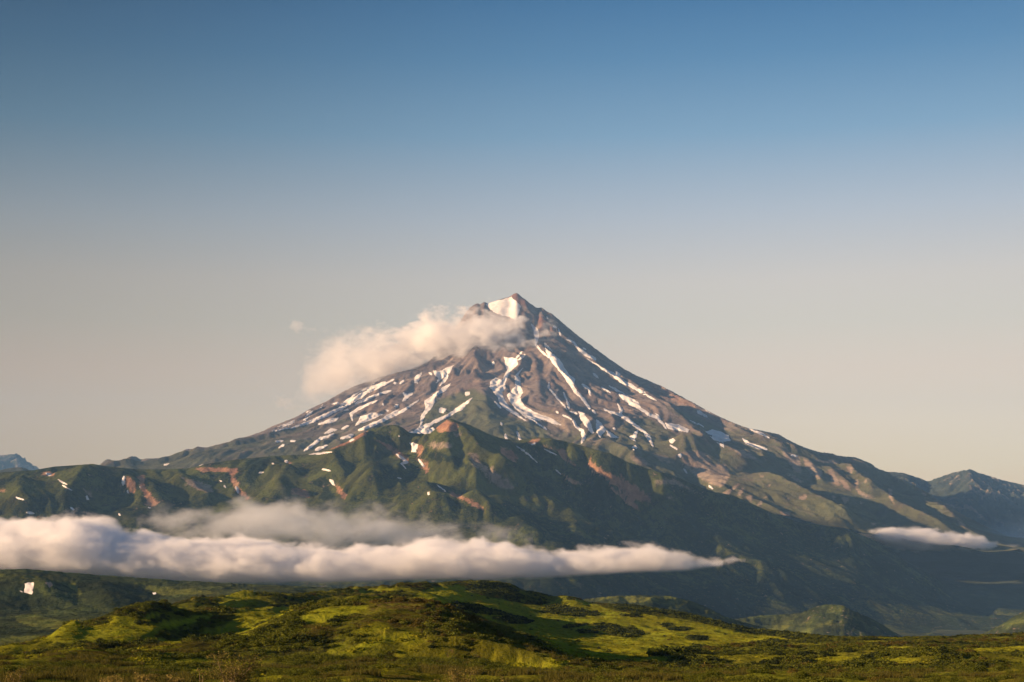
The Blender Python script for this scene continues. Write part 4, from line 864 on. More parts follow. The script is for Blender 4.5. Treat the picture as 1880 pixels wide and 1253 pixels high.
# ------------------------------------------------------------------ leaves and shrubs
def leaf_mat(name, a, b, trans=0.25):
    m, nt = new_mat(name)
    oi = nt.nodes.new('ShaderNodeObjectInfo'); g = nt.nodes.new('ShaderNodeNewGeometry')
    at = nt.nodes.new('ShaderNodeAttribute'); at.attribute_name = 'tint'
    f = mth(nt, 'ADD', mth(nt, 'MULTIPLY', oi.outputs['Random'], 0.5), mth(nt, 'MULTIPLY', at.outputs['Fac'], 0.5))
    c = mixc(nt, f, a, b)
    bs = nt.nodes.new('ShaderNodeBsdfDiffuse'); tr = nt.nodes.new('ShaderNodeBsdfTranslucent'); mx = nt.nodes.new('ShaderNodeMixShader')
    nt.links.new(c, bs.inputs['Color']); nt.links.new(c, tr.inputs['Color']); mx.inputs[0].default_value = trans
    nt.links.new(bs.outputs[0], mx.inputs[1]); nt.links.new(tr.outputs[0], mx.inputs[2])
    o = nt.nodes.new('ShaderNodeOutputMaterial'); nt.links.new(mx.outputs[0], o.inputs['Surface']); return m
m_leaf_g = leaf_mat('alder_leaves', (0.045, 0.062, 0.009), (0.120, 0.130, 0.020))
m_leaf_b = leaf_mat('brown_heath_leaves', (0.058, 0.050, 0.012), (0.120, 0.095, 0.022))
m_leaf_d = leaf_mat('dark_pine_needles', (0.014, 0.022, 0.008), (0.034, 0.044, 0.014))
m_leaf_y = leaf_mat('willow_leaves', (0.055, 0.060, 0.014), (0.30, 0.23, 0.07), 0.35)
m_grass = leaf_mat('grass_blades', (0.05, 0.055, 0.010), (0.11, 0.095, 0.025), 0.3)
m_bark, nt = new_mat('pale_bark')
_g = nt.nodes.new('ShaderNodeNewGeometry'); _b = nt.nodes.new('ShaderNodeBsdfDiffuse'); nt.links.new(mixc(nt, nz(nt, _g.outputs['Position'], 18, 5), (0.13, 0.09, 0.05), (0.36, 0.27, 0.16)), _b.inputs['Color'])
_o = nt.nodes.new('ShaderNodeOutputMaterial'); nt.links.new(_b.outputs[0], _o.inputs['Surface'])

def leaf_cloud(name, centers, radii, n, size, material, seed, flat=0.6, shell=0.55):
    """n small bent leaves spread through the outer part of some clumps"""
    r = np.random.default_rng(seed); centers = np.array(centers, float); radii = np.array(radii, float)
    w = radii[:, 0] ** 2; k = r.choice(len(centers), n, p=w / w.sum())
    d = r.normal(size=(n, 3)); d /= np.linalg.norm(d, axis=1)[:, None]
    rad = shell + (1 - shell) * r.random(n) ** 0.6; rad *= 1 + 0.12 * r.normal(size=n)
    p = centers[k] + d * radii[k] * rad[:, None]
    up = d * 0.7 + r.normal(size=(n, 3)) * flat + np.array([0, 0, .35]); up /= np.linalg.norm(up, axis=1)[:, None]
    t = np.cross(up, r.normal(size=(n, 3))); t /= np.linalg.norm(t, axis=1)[:, None] + 1e-9; b = np.cross(up, t)
    s = size * (0.6 + 0.8 * r.random(n))[:, None]
    v = np.stack([p - t * s, p + b * s * 0.45 + up * s * 0.12, p + t * s, p - b * s * 0.45 + up * s * 0.12], 1).reshape(-1, 3)
    ok = v[:, 2].reshape(-1, 4).min(1) > -0.3; v = v.reshape(-1, 4, 3)[ok].reshape(-1, 3); m_ = len(v) // 4
    me = bpy.data.meshes.new(name); me.vertices.add(len(v)); me.vertices.foreach_set('co', v.astype(np.float32).ravel())
    me.loops.add(len(v)); me.loops.foreach_set('vertex_index', np.arange(len(v), dtype=np.int32)); me.polygons.add(m_); me.polygons.foreach_set('loop_start', np.arange(0, len(v), 4, dtype=np.int32)); me.update(calc_edges=True)
    at = me.attributes.new('tint', 'FLOAT', 'POINT'); at.data.foreach_set('value', np.repeat(np.clip(r.normal(0.5, 0.28, m_), 0, 1), 4).astype(np.float32))
    me.materials.append(material); return me
def shrub_mesh(name, R, H, n, size, mat, seed):
    r = random.Random(seed); cs, rs = [], []
    for i in range(7):
        a = r.uniform(0, 6.28); q = R * r.uniform(0.0, 0.75); h = H * r.uniform(0.45, 0.85) * (1 - 0.4 * q / R)
        cs.append((q * math.cos(a), q * math.sin(a), h * 0.5)); k = R * r.uniform(0.35, 0.55); rs.append((k, k, h * 0.55))
    return leaf_cloud(name, cs, rs, n, size, mat, seed)
protos = [shrub_mesh('dwarf_shrub', 1.5, 1.5, 330, 0.17, m, 200 + i) for i, m in enumerate([m_leaf_g, m_leaf_g, m_leaf_b, m_leaf_d, m_leaf_b, m_leaf_d])]
protos += [shrub_mesh('leafy_shrub', 1.5, 1.6, 1100, 0.095, m, 230 + i) for i, m in enumerate([m_leaf_g, m_leaf_g, m_leaf_b, m_leaf_d, m_leaf_b, m_leaf_g])]
def blades(name, n, h, seed, mat):
    r = np.random.default_rng(seed); a = r.random(n) * 6.283; q = 0.28 * np.sqrt(r.random(n)); x = q * np.cos(a); y = q * np.sin(a); hh = h * (0.5 + r.random(n) * 0.7)
    lx = r.normal(size=n) * 0.35 * hh; ly = r.normal(size=n) * 0.35 * hh; w = 0.012 + r.random(n) * 0.012; b = r.random(n) * 3.14; wx = w * np.cos(b); wy = w * np.sin(b); z = np.zeros(n)
    v = np.stack([np.stack([x - wx, y - wy, z - .05], -1), np.stack([x + wx, y + wy, z - .05], -1), np.stack([x + lx, y + ly, hh], -1)], 1).reshape(-1, 3)
    me = bpy.data.meshes.new(name); me.from_pydata(v.tolist(), [], [(3 * i, 3 * i + 1, 3 * i + 2) for i in range(n)]); at = me.attributes.new('tint', 'FLOAT', 'POINT'); at.data.foreach_set('value', np.repeat(r.random(n), 3).astype(np.float32)); me.materials.append(mat); return me
grass_protos = [blades('grass_tuft', 46, 0.32, 300 + i, m_grass) for i in range(3)]

def scatter_object(name, label, protos_, P, scale, rot, idx, zs=None):
    """one object that repeats small plants over the listed points"""
    c = bpy.data.collections.new(name + '_kinds')
    for i, me in enumerate(protos_):
        o = bpy.data.objects.new('%s_kind_%s' % (name, chr(97 + i)), me); c.objects.link(o)
    me = bpy.data.meshes.new(name); me.vertices.add(len(P)); me.vertices.foreach_set('co', P.astype(np.float32).ravel())
    for nm, ty, val in (('size', 'FLOAT', scale), ('turn', 'FLOAT', rot), ('which', 'INT', idx), ('tall', 'FLOAT', zs if zs is not None else scale)):
        a = me.attributes.new(nm, ty, 'POINT'); a.data.foreach_set('value', np.asarray(val, np.int32 if ty == 'INT' else np.float32))
    o = bpy.data.objects.new(name, me); COL.objects.link(o)
    g = bpy.data.node_groups.new(name, 'GeometryNodeTree'); g.interface.new_socket('Geometry', in_out='INPUT', socket_type='NodeSocketGeometry'); g.interface.new_socket('Geometry', in_out='OUTPUT', socket_type='NodeSocketGeometry')
    N = g.nodes; Lk = g.links; gi = N.new('NodeGroupInput'); go = N.new('NodeGroupOutput')
    iop = N.new('GeometryNodeInstanceOnPoints'); ci = N.new('GeometryNodeCollectionInfo'); ci.inputs['Collection'].default_value = c; ci.inputs['Separate Children'].default_value = True; ci.inputs['Reset Children'].default_value = True
    def na(nm, ty):
        a = N.new('GeometryNodeInputNamedAttribute'); a.data_type = ty; a.inputs['Name'].default_value = nm; return a.outputs[0]
    cx_ = N.new('ShaderNodeCombineXYZ'); s_ = na('size', 'FLOAT'); Lk.new(s_, cx_.inputs[0]); Lk.new(s_, cx_.inputs[1]); Lk.new(na('tall', 'FLOAT'), cx_.inputs[2])
    cr = N.new('ShaderNodeCombineXYZ'); Lk.new(na('turn', 'FLOAT'), cr.inputs[2])
    e2 = N.new('FunctionNodeEulerToRotation'); Lk.new(cr.outputs[0], e2.inputs[0])
    Lk.new(gi.outputs[0], iop.inputs['Points']); Lk.new(ci.outputs[0], iop.inputs['Instance']); iop.inputs['Pick Instance'].default_value = True; Lk.new(na('which', 'INT'), iop.inputs['Instance Index'])
    Lk.new(e2.outputs[0], iop.inputs['Rotation']); Lk.new(cx_.outputs[0], iop.inputs['Scale']); Lk.new(iop.outputs[0], go.inputs[0])
    md = o.modifiers.new('scatter', 'NODES'); md.node_group = g
    tag(o, 'stuff', label); return o

# thicket plants: even over the ground, kept off the open turf
r = np.random.default_rng(11)
def ground_points(n, y0, y1, p0=-120, p1=2000):
    Y = np.sqrt(r.random(n) * (y1 ** 2 - y0 ** 2) + y0 ** 2); px = p0 + r.random(n) * (p1 - p0); X = Xpix(px, Y); Z = LN.at(X, Y); return px, X, Y, Z
px, X, Y, Z = ground_points(125000, 44, 900)
py = HOR - F * Z / Y
nn1 = fbm(X, Y * 0.6, 34, 4, 151); nn2 = fbm(X, Y * 0.7, 120, 3, 152)
ot = np.maximum(open_turf(px, py, nn1), smooth(0.10, 0.40, nn1 + 0.25 * nn2) * 0.6 * (shr.at(px, py) < .3))
clump = fbm(X, Y, 11, 3, 161)
keepp = (ot < 0.42) & (clump > np.where(ot < 0.15, -0.16, 0.02) + 0.16 * (Y < 150) - 0.9 * shr.at(px, py)) 
keepp |= (ot > 0.42) & (r.random(len(X)) < 0.008)
px, X, Y, Z, clump, nn2, py, ot_k = [a[keepp] for a in (px, X, Y, Z, clump, nn2, py, ot)]
sc = np.clip(0.62 + clump * 0.75 + r.normal(size=len(X)) * 0.16, 0.28, 1.5) * np.where(shr.at(px, py) > .5, 1.25, 1.0)
sc *= np.clip(Y / 190, 0.46, 1.0)
brown = fbm(X, Y, 60, 4, 155) + fbm(X, Y, 8, 2, 156) * 0.5 + r.normal(size=len(X)) * 0.15
pal = shr.at(px, py) > .5
which = np.where(pal, np.where(r.random(len(X)) < .6, 3, 0), np.where(brown > 0.30, np.where(r.random(len(X)) < .5, 2, 4), np.where(brown > -0.25, np.where(r.random(len(X)) < .5, 0, 1), 5)))
which = which + 6 * (Y < 150)
turn = r.random(len(X)) * 6.283; P3 = np.stack([X, Y, Z - 0.12 * np.clip(sc, .3, 1)], -1)
lone = (~pal) & (ot_k > 0.42) & (px > 5) & (px < 1875) & (py < 1250)
hidden = LN.hit(px, py - 1.0, 260); lone &= np.abs(np.where(np.isnan(hidden), 0, hidden) - Y) < Y * 0.25
left = ~lone
clump_words = ['broad dark shrub clump covering the flank of the round hilltop', 'dark shrub clump on the meadow directly below the round hilltop', 'flat shrub strip at the tip of the long hill shadow', 'long dark shrub clump in the upper middle of the meadow', 'thin pale shrub streak in the middle of the meadow',
               'thin brownish shrub streak below the middle meadow streak', 'long shrub border along the right skyline of the meadow', 'narrow shrub streak just below the skyline border', 'wide dark shrub clump in the centre of the meadow', 'shrub clump right of the wide centre clump',
               'compact oval shrub standing alone low on the meadow', 'small flat shrub next to the compact oval one', 'slanting shrub clump at the lower meadow edge', 'bushy clump where the meadow meets the lower thicket', 'dark shrub clump at the narrow right end of the meadow']
low = [shrub_mesh('far_shrub', 1.5, 1.5, 60, 0.42, m, 260 + i) for i, m in enumerate([m_leaf_g, m_leaf_g, m_leaf_b, m_leaf_d, m_leaf_b, m_leaf_d])]
low_v = []
for me in low:
    a = np.zeros(len(me.vertices) * 3, np.float32); me.vertices.foreach_get('co', a); t_ = np.zeros(len(me.vertices), np.float32); me.attributes['tint'].data.foreach_get('value', t_); low_v.append((a.reshape(-1, 3), t_))
low_v += low_v
def merged_shrubs(P, s_, tn, wh):
    vs, ts, mi = [], [], []; c0 = P.mean(0)
    for p, a, t_, k in zip(P, s_, tn, wh):
        v, q = low_v[k]; ca, sa = math.cos(t_), math.sin(t_); w = np.stack([v[:, 0] * ca - v[:, 1] * sa, v[:, 0] * sa + v[:, 1] * ca, v[:, 2] * .85], -1) * a + p - c0
        vs.append(w); ts.append(np.clip(q * 0.8 + 0.2 * math.sin(t_ * 9), 0, 1)); mi.append(np.full(len(v) // 4, k))
    v = np.concatenate(vs).astype(np.float32); me = bpy.data.meshes.new('shrub_clump'); me.vertices.add(len(v)); me.vertices.foreach_set('co', v.ravel())
    me.loops.add(len(v)); me.loops.foreach_set('vertex_index', np.arange(len(v), dtype=np.int32)); me.polygons.add(len(v) // 4); me.polygons.foreach_set('loop_start', np.arange(0, len(v), 4, dtype=np.int32)); me.update(calc_edges=True)
    at = me.attributes.new('tint', 'FLOAT', 'POINT'); at.data.foreach_set('value', np.concatenate(ts).astype(np.float32))
    for m in (m_leaf_g, m_leaf_g, m_leaf_b, m_leaf_d, m_leaf_b, m_leaf_d): me.materials.append(m)
    me.polygons.foreach_set('material_index', (np.concatenate(mi) % 6).astype(np.int32)); return me
tri_sum = 0
PXY = [V(v, q) for v, q in CLUMPS]
for q, w in zip(PXY, clump_words):
    m_ = inside(q, px, py) & pal & left
    if m_.sum() < 1: print('empty clump', w); continue
    left &= ~m_
    me = merged_shrubs(P3[m_], sc[m_], turn[m_], which[m_]); tri_sum += len(me.polygons) * 2
    o = bpy.data.objects.new('shrub_clump', me); COL.objects.link(o); o.location = P3[m_].mean(0)
    tag(o, None, w, 'shrubs', 'shrub clumps on the meadow')
scatter_object('thicket', 'low brown and green thicket covering the near slopes', protos, P3[left], sc[left], turn[left], which[left], sc[left] * 0.85)
li = np.nonzero(lone)[0][:260]
for i in li:
    o = bpy.data.objects.new('dwarf_shrub', protos[which[i]]); COL.objects.link(o); o.location = P3[i]; o.scale = (sc[i], sc[i], sc[i] * .85); o.rotation_euler[2] = turn[i]
    col_ = ['green', 'green', 'brown', 'dark', 'brown', 'dark'][which[i] % 6]
    zone = 'turf between the near thickets' if py[i] > 1205 else 'wide sunlit meadow' if px[i] > 1000 else 'turf by the round hilltop' if py[i] < 1110 and px[i] > 700 else 'turf of the folded left slope' if px[i] < 560 else 'turf of the middle slope'
    tag(o, None, 'small %s shrub alone on the %s' % (col_, zone), 'shrub', 'single %s shrubs on the %s' % (col_, zone))
print('shrubs', len(X), len(li), tri_sum)
# tussocks on the open turf
tus = [leaf_cloud('tussock', [(0, 0, .12), (.5, .2, .1), (-.4, .35, .1), (.1, -.5, .1)], [(.5, .5, .26)] * 4, 70, 0.2, m_tus, 270 + i) for i, m_tus in enumerate([leaf_mat('tussock_leaves', (0.110, 0.140, 0.008), (0.27, 0.25, 0.020), 0.35)] * 3)]
tx, TX, TY, TZ = ground_points(90000, 90, 880)
tpy = HOR - F * TZ / TY; tn1 = fbm(TX, TY * 0.6, 34, 4, 151); tn2 = fbm(TX, TY * 0.7, 120, 3, 152)
tk = (np.maximum(open_turf(tx, tpy, tn1), smooth(0.10, 0.40, tn1 + 0.25 * tn2) * 0.6 * (shr.at(tx, tpy) < .3)) > 0.25) & (fbm(TX, TY, 7, 3, 181) > -0.05)
TX, TY, TZ = TX[tk], TY[tk], TZ[tk]; ts_ = 0.45 + r.random(len(TX)) * 0.75
scatter_object('meadow_tussocks', 'low grassy tussocks over the open yellow green turf', tus, np.stack([TX, TY, TZ - 0.05], -1), ts_, r.random(len(TX)) * 6.28, r.integers(0, 3, len(TX)), ts_ * 0.55)
print('tussocks', len(TX))
gx, GX, GY, GZ = ground_points(50000, 40, 200)
gk = fbm(GX, GY, 9, 3, 171) > 0.2
gx, GX, GY, GZ = gx[gk], GX[gk], GY[gk], GZ[gk]
gs = 0.6 + r.random(len(GX)) * 0.9
scatter_object('grass', 'tufts of yellow green grass between the near shrubs', grass_protos, np.stack([GX, GY, GZ], -1), gs, r.random(len(GX)) * 6.28, r.integers(0, 3, len(GX)), gs)
# ------------------------------------------------------------------ leafy bushes right in front
def tube(bm, pts, r0, r1, seg=6):
    rings = []
    for i, p in enumerate(pts):
        p = Vector(p); d = (Vector(pts[min(i + 1, len(pts) - 1)]) - Vector(pts[max(i - 1, 0)])).normalized(); a = d.orthogonal().normalized(); b = d.cross(a); rr = r0 + (r1 - r0) * i / (len(pts) - 1)
        rings.append([bm.verts.new(p + (a * math.cos(t) + b * math.sin(t)) * rr) for t in [6.283 * k / seg for k in range(seg)]])
    for A, B in zip(rings[:-1], rings[1:]):
        for k in range(seg): bm.faces.new((A[k], A[(k + 1) % seg], B[(k + 1) % seg], B[k]))
    bm.faces.new(rings[-1])
def leafy_bush(name, label, cat, px, pyt, Y, width_px, nleaf, nstem, mat, seed, lean=0.0, leaf=0.035, bare=0.35):
    z0 = float(LN.at(np.array([Xpix(px, Y)]), np.array([float(Y)]))[0]) - 0.03
    H = Zpix(pyt, Y) - z0; R = width_px * Y / F / 2
    e = bpy.data.objects.new(name, None); COL.objects.link(e); e.location = (Xpix(px, Y), Y, z0); tag(e, None, label, cat)
    rr = random.Random(seed); cs, rs = [], []
    for i in range(nstem):
        a = rr.uniform(0, 6.28); q = R * rr.uniform(0.25, 0.85); x, y, z = q * math.cos(a) + lean * H, q * math.sin(a) * 0.7, H * rr.uniform(0.62, 0.93)
        pts = [(x * t ** 1.3 + rr.uniform(-.03, .03) * H * t, y * t + rr.uniform(-.03, .03) * H * t, z * t) for t in (0, .2, .4, .6, .8, 1.0)]
        bm = bmesh.new(); tube(bm, pts, 0.02 * H + 0.006, 0.004)
        for k in range(4):
            t = rr.uniform(.4, .9); j = int(t * 5); b0 = Vector(pts[j]); b1 = b0 + Vector((rr.uniform(-1, 1), rr.uniform(-1, 1), rr.uniform(.2, 1))).normalized() * R * rr.uniform(.35, .6)
            tube(bm, [b0, (b0 + b1) / 2 + Vector((0, 0, .02)), b1], 0.007, 0.002, 4); cs.append(tuple(b1)); k_ = R * rr.uniform(.18, .3); rs.append((k_, k_, k_ * .8))
        me = bpy.data.meshes.new('stem'); bm.to_mesh(me); bm.free(); me.shade_smooth(); me.materials.append(m_bark); o = bpy.data.objects.new('stem', me); COL.objects.link(o); o.parent = e
        cs.append((x, y, z)); k_ = R * rr.uniform(.28, .42); rs.append((k_, k_, min(k_ * .9, H - z + .02)))
    rs = [(a, b, max(0.04, min(c, (H - q[2]) if H > q[2] else 0.05))) for (a, b, c), q in zip(rs, cs)]
    me = leaf_cloud('foliage', cs, rs, nleaf, leaf, mat, seed, flat=0.9, shell=0.2)
    o = bpy.data.objects.new('foliage', me); COL.objects.link(o); o.parent = e
    return e
leafy_bush('willow_bush', 'tall leafy bush with pale bare stems at the front edge', 'bush', 418, 1195, 46, 100, 2800, 9, m_leaf_y, 5, 0.12)
leafy_bush('willow_bush', 'slim pale sapling just beside the tall leafy bush', 'bush', 371, 1222, 46, 22, 130, 2, m_leaf_y, 6)
leafy_bush('willow_bush', 'low leafy bush in the middle of the front edge', 'bush', 845, 1226, 50, 74, 1500, 7, m_leaf_y, 7)
leafy_bush('willow_bush', 'small yellowish bush beside the middle bush', 'bush', 932, 1237, 48, 34, 420, 4, m_leaf_y, 8)
leafy_bush('willow_bush', 'low yellow tipped bush in the front corner under the snow patch ridge', 'bush', 26, 1229, 48, 60, 700, 5, m_leaf_y, 9)
for i, (px_, py_, w_, n_) in enumerate([(205, 1241, 60, 600), (262, 1237, 66, 700), (318, 1239, 50, 520), (785, 1244, 54, 480), (1015, 1247, 40, 260)]):
    leafy_bush('willow_bush', ['yellow green bush top left of a row of three', 'widest yellow green bush in a row of three', 'yellow green bush top next to the slim sapling', 'faint leafy bush left of the middle bush', 'lowest bush top right of the small yellowish bush'][i], 'bush', px_, py_, 49, w_, n_, 5, m_leaf_y, 20 + i)

# ------------------------------------------------------------------ clouds: real volumes with ragged edges
def cloud(name, label, top, bot, Yc, depth, dens, soft, noise, amp, seed, step=0.35, color=(0.97, 0.97, 0.98), N=72, ridge=0.0, group=None, thr=0.5, fade=0.0, kind='thing', aniso=0.15, flat_base=1.0):
    xs0, xs1 = min(top[0][0], bot[0][0]), max(top[-1][0], bot[-1][0])
    t = np.linspace(0, 1, N); pxs = xs0 + t * (xs1 - xs0)
    zt = Zpix(np.interp(pxs, [p[0] for p in top], [p[1] for p in top]), Yc); zb = Zpix(np.interp(pxs, [p[0] for p in bot], [p[1] for p in bot]), Yc)
    X0, X1 = Xpix(xs0, Yc), Xpix(xs1, Yc); cx = (X0 + X1) / 2; cz = (zt.max() + zb.min()) / 2; W = X1 - X0
    h = np.maximum((zt - zb) / 2, 1.0); c = (zt + zb) / 2 - cz
    rng_h = h.max(); c0, c1 = c.min() - 1, c.max() + 1
    # hull
    mg = amp * (1 - thr) + 1; seg = 18; ang = np.arange(seg) / seg * 2 * math.pi
    D = depth * (h / rng_h) ** 0.5
    Xh = (t - 0.5) * W; Xh = Xh.copy(); Xh[0] -= mg; Xh[-1] += mg
    vx = np.repeat(Xh[:, None], seg, 1); k = 1 + mg / h
    vy = (D * k)[:, None] * np.cos(ang)[None]; vz = c[:, None] + (h * k)[:, None] * np.sin(ang)[None]
    co = np.stack([vx, vy, vz], -1).reshape(-1, 3)
    faces = [(i * seg + j, (i + 1) * seg + j, (i + 1) * seg + (j + 1) % seg, i * seg + (j + 1) % seg) for i in range(N - 1) for j in range(seg)] + [tuple(range(seg)), tuple(reversed([(N - 1) * seg + j for j in range(seg)]))]
    me = bpy.data.meshes.new(name); me.from_pydata(co.tolist(), [], faces); me.update()
    bm = bmesh.new(); bm.from_mesh(me); bmesh.ops.recalc_face_normals(bm, faces=bm.faces); bm.to_mesh(me); bm.free()
    m, nt = new_mat(name + '_vapour'); N_ = nt.nodes; lk = nt.links
    tc = N_.new('ShaderNodeTexCoord'); sp = N_.new('ShaderNodeSeparateXYZ'); lk.new(tc.outputs['Object'], sp.inputs[0])
    u = mth(nt, 'ADD', mth(nt, 'DIVIDE', sp.outputs[0], W), 0.5, clamp=True)
    def curve(vals, lo, hi):
        fc = N_.new('ShaderNodeFloatCurve'); lk.new(u, fc.inputs['Value']); cv = fc.mapping.curves[0]; vv = (vals - lo) / (hi - lo); idx = np.linspace(0, len(vals) - 1, min(len(vals), 60)).astype(int)
        cv.points[0].location = (0, vv[0]); cv.points[1].location = (1, vv[-1])
        for i in idx[1:-1]: cv.points.new(t[i], vv[i])
        for p_ in cv.points: p_.handle_type = 'VECTOR'
        fc.mapping.update(); return mth(nt, 'MULTIPLY_ADD', fc.outputs[0], hi - lo, lo)
    hh = curve(h, 0, rng_h); cc = curve(c, c0, c1)
    dz = mth(nt, 'SUBTRACT', sp.outputs[2], cc)
    # y is squeezed so that the depth edge behaves like the top edge
    Dn = mth(nt, 'MULTIPLY', mth(nt, 'POWER', mth(nt, 'DIVIDE', hh, rng_h), 0.5), depth)
    dyn = mth(nt, 'MULTIPLY', mth(nt, 'DIVIDE', sp.outputs[1], Dn), hh)
    rr_ = mth(nt, 'SQRT', mth(nt, 'ADD', mth(nt, 'MULTIPLY', dz, dz), mth(nt, 'MULTIPLY', dyn, dyn)))
    dist = mth(nt, 'SUBTRACT', hh, rr_)
    mp = N_.new('ShaderNodeMapping'); lk.new(tc.outputs['Object'], mp.inputs[0]); mp.inputs['Location'].default_value = (seed * 37.0, seed * 11.0, 0); mp.inputs['Scale'].default_value = (1 / noise * 0.6, 1 / noise * 0.75, 1 / noise)
    if ridge: mp.inputs['Rotation'].default_value = (0, ridge, 0)
    nn = N_.new('ShaderNodeTexNoise'); nn.inputs['Scale'].default_value = 1.0; nn.inputs['Detail'].default_value = 7; nn.inputs['Roughness'].default_value = 0.62; nn.inputs['Distortion'].default_value = 0.25; lk.new(mp.outputs[0], nn.inputs['Vector'])
    nf = mrange(nt, nn.outputs['Fac'], 0.32, 0.68, mode='LINEAR')
    na_ = mth(nt, 'MULTIPLY', mth(nt, 'SUBTRACT', nf, thr), mrange(nt, mth(nt, 'DIVIDE', dz, hh), -0.9, 0.3, flat_base, 1.0))
    dd = mth(nt, 'MULTIPLY_ADD', na_, amp, dist)
    den = mrange(nt, dd, 0.0, soft); den = mth(nt, 'MULTIPLY', den, dens)
    if fade: den = mth(nt, 'MULTIPLY', den, mrange(nt, u, -0.05, fade, 0.08, 1.0))
    pv = N_.new('ShaderNodeVolumePrincipled'); pv.inputs['Color'].default_value = (*color, 1); pv.inputs['Anisotropy'].default_value = aniso; lk.new(den, pv.inputs['Density'])
    o = N_.new('ShaderNodeOutputMaterial'); lk.new(pv.outputs[0], o.inputs['Volume'])
    m.cycles.volume_step_rate = step
    me.materials.append(m)
    ob = bpy.data.objects.new(name, me); COL.objects.link(ob); ob.location = (cx, Yc, cz); tag(ob, kind, label, 'cloud' if kind == 'thing' else None, group); return ob

fog_top = [(-260, 958), (-120, 950), (0, 957), (20, 955), (45, 959), (60, 953), (90, 957), (115, 955), (130, 945), (150, 941), (165, 943), (185, 950), (200, 962), (215, 975), (228, 979), (260, 971), (280, 978), (310, 985), (340, 984), (370, 992), (400, 992), (430, 985), (455, 985), (480, 992), (530, 1000),
           (590, 1002), (640, 1010), (660, 1004), (720, 1001), (772, 995), (790, 990), (830, 993), (870, 995), (900, 989), (916, 986), (938, 994), (958, 1007), (980, 1008), (1014, 1013), (1030, 1010), (1049, 1011), (1086, 1011), (1113, 1004), (1139, 1006), (1160, 1002), (1179, 1000), (1206, 1006), (1230, 1014), (1252, 1018), (1283, 1014), (1297, 1021), (1303, 1028)]
fog_bot = [(-260, 1064), (0, 1062), (200, 1066), (400, 1074), (520, 1073), (600, 1072), (700, 1070), (800, 1066), (900, 1067), (1000, 1063), (1100, 1056), (1200, 1052), (1280, 1048), (1297, 1046), (1303, 1042)]
cloud('fog_bank', 'long white fog bank lying across the valley below the foothills', fog_top, fog_bot, 3000, 230, 0.046, 17, 40, 34, 3, step=0.09, flat_base=0.2, color=(0.99, 0.99, 1.0))
wt = [(258, 952), (285, 934), (319, 922), (360, 914), (399, 916), (450, 914), (500, 920), (530, 916), (560, 910), (583, 914), (636, 928), (660, 930), (689, 922), (710, 934), (729, 945), (782, 950), (849, 952), (902, 960), (945, 985)]
wb = [(258, 956), (300, 985), (350, 1000), (420, 1005), (560, 1012), (700, 1015), (850, 1008), (945, 992)]
cloud('cloud', 'thin blue grey wispy cloud layer drifting just above the fog bank', wt, wb, 3650, 150, 0.0085, 48, 105, 120, 5, step=0.2, color=(0.93, 0.96, 0.99), thr=0.58, ridge=0.35)
st = [(548, 742), (556, 715), (560, 685), (566, 655), (580, 640), (600, 628), (625, 620), (640, 626), (680, 618), (720, 616), (745, 606), (760, 598), (775, 590), (800, 586), (830, 577), (850, 574), (875, 577), (900, 571), (925, 583), (955, 590), (968, 604), (980, 626)]
sb = [(548, 748), (570, 748), (600, 742), (628, 730), (670, 712), (730, 694), (770, 676), (800, 670), (850, 676), (880, 672), (905, 658), (940, 656), (960, 646), (976, 632)]
cloud('cloud', 'large peach coloured cloud clinging to the upper left side of the volcano', st, sb, 9060, 330, 0.016, 130, 105, 290, 8, step=0.16, color=(0.99, 0.985, 0.98), thr=0.52, fade=0.6)
cloud('cloud', 'small faint peach puff floating left of the volcano cloud', [(528, 602), (538, 590), (552, 590), (572, 602)], [(528, 604), (545, 612), (572, 606)], 9060, 40, 0.006, 30, 50, 50, 13, step=0.4, N=24, thr=0.45)
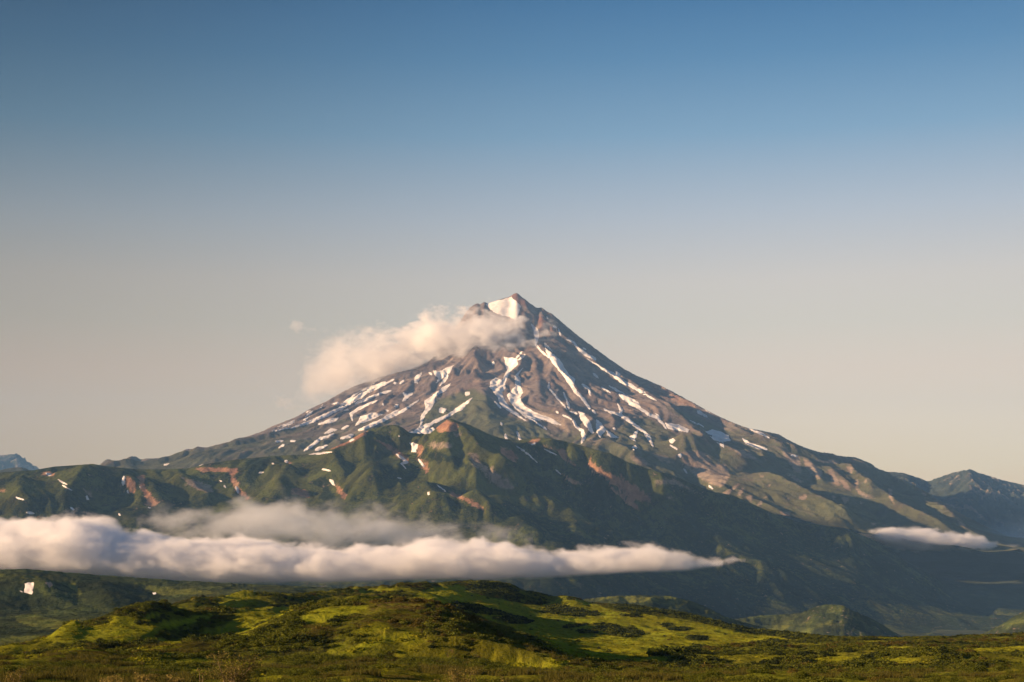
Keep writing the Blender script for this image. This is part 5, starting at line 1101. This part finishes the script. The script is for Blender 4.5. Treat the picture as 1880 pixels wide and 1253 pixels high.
cloud('cloud', 'small ragged white cloud below the right flank of the volcano', [(1574, 982), (1600, 973), (1625, 970), (1660, 971), (1700, 972), (1740, 979), (1780, 981), (1800, 985), (1815, 998)], [(1578, 988), (1620, 1000), (1680, 1010), (1710, 1010), (1740, 1007), (1780, 1010), (1815, 1003)], 6080, 120, 0.038, 22, 50, 40, 17, step=0.25, N=48, thr=0.36)
cloud('cloud', 'tiny white puff just right of the fog bank tip', [(1320, 1029), (1330, 1024), (1345, 1019), (1362, 1026)], [(1320, 1031), (1338, 1038), (1362, 1033)], 3300, 16, 0.035, 9, 18, 13, 19, step=0.5, N=24)
cloud('cloud', 'tiny pale puff at the far right edge of the valley', [(1845, 1000), (1856, 997), (1872, 1000)], [(1845, 1002), (1858, 1008), (1872, 1003)], 6250, 22, 0.014, 14, 25, 18, 23, step=0.5, N=16)

cloud('mist', 'thin blue mist filling the valley at the foot of the volcano', [(1440, 1050), (1540, 1005), (1680, 970), (1800, 950), (1920, 955), (2060, 955)], [(1460, 1085), (1600, 1100), (2060, 1100)], 7300, 1100, 6.5e-4, 150, 400, 120, 29, step=0.6, color=(0.50, 0.72, 1.0), N=24, kind='stuff')
# ------------------------------------------------------------------ haze
def haze_mat():
    m, nt = new_mat('air')
    pv = nt.nodes.new('ShaderNodeVolumePrincipled'); pv.inputs['Color'].default_value = (0.26, 0.54, 1.0, 1)
    pv.inputs['Density'].default_value = 3.1e-5; pv.inputs['Anisotropy'].default_value = 0.0
    o = nt.nodes.new('ShaderNodeOutputMaterial'); nt.links.new(pv.outputs[0], o.inputs['Volume']); return m
bm = bmesh.new(); bmesh.ops.create_cube(bm, size=1.0)
hz0, hz1 = -620.0, 1620.0
for v in bm.verts:
    v.co = Vector((v.co.x * 30000, 8750 + v.co.y * 19500, hz0 if v.co.z < 0 else hz1))
me = bpy.data.meshes.new('haze'); bm.to_mesh(me); bm.free(); me.materials.append(haze_mat())
hz = bpy.data.objects.new('haze', me); COL.objects.link(hz); tag(hz, 'stuff')
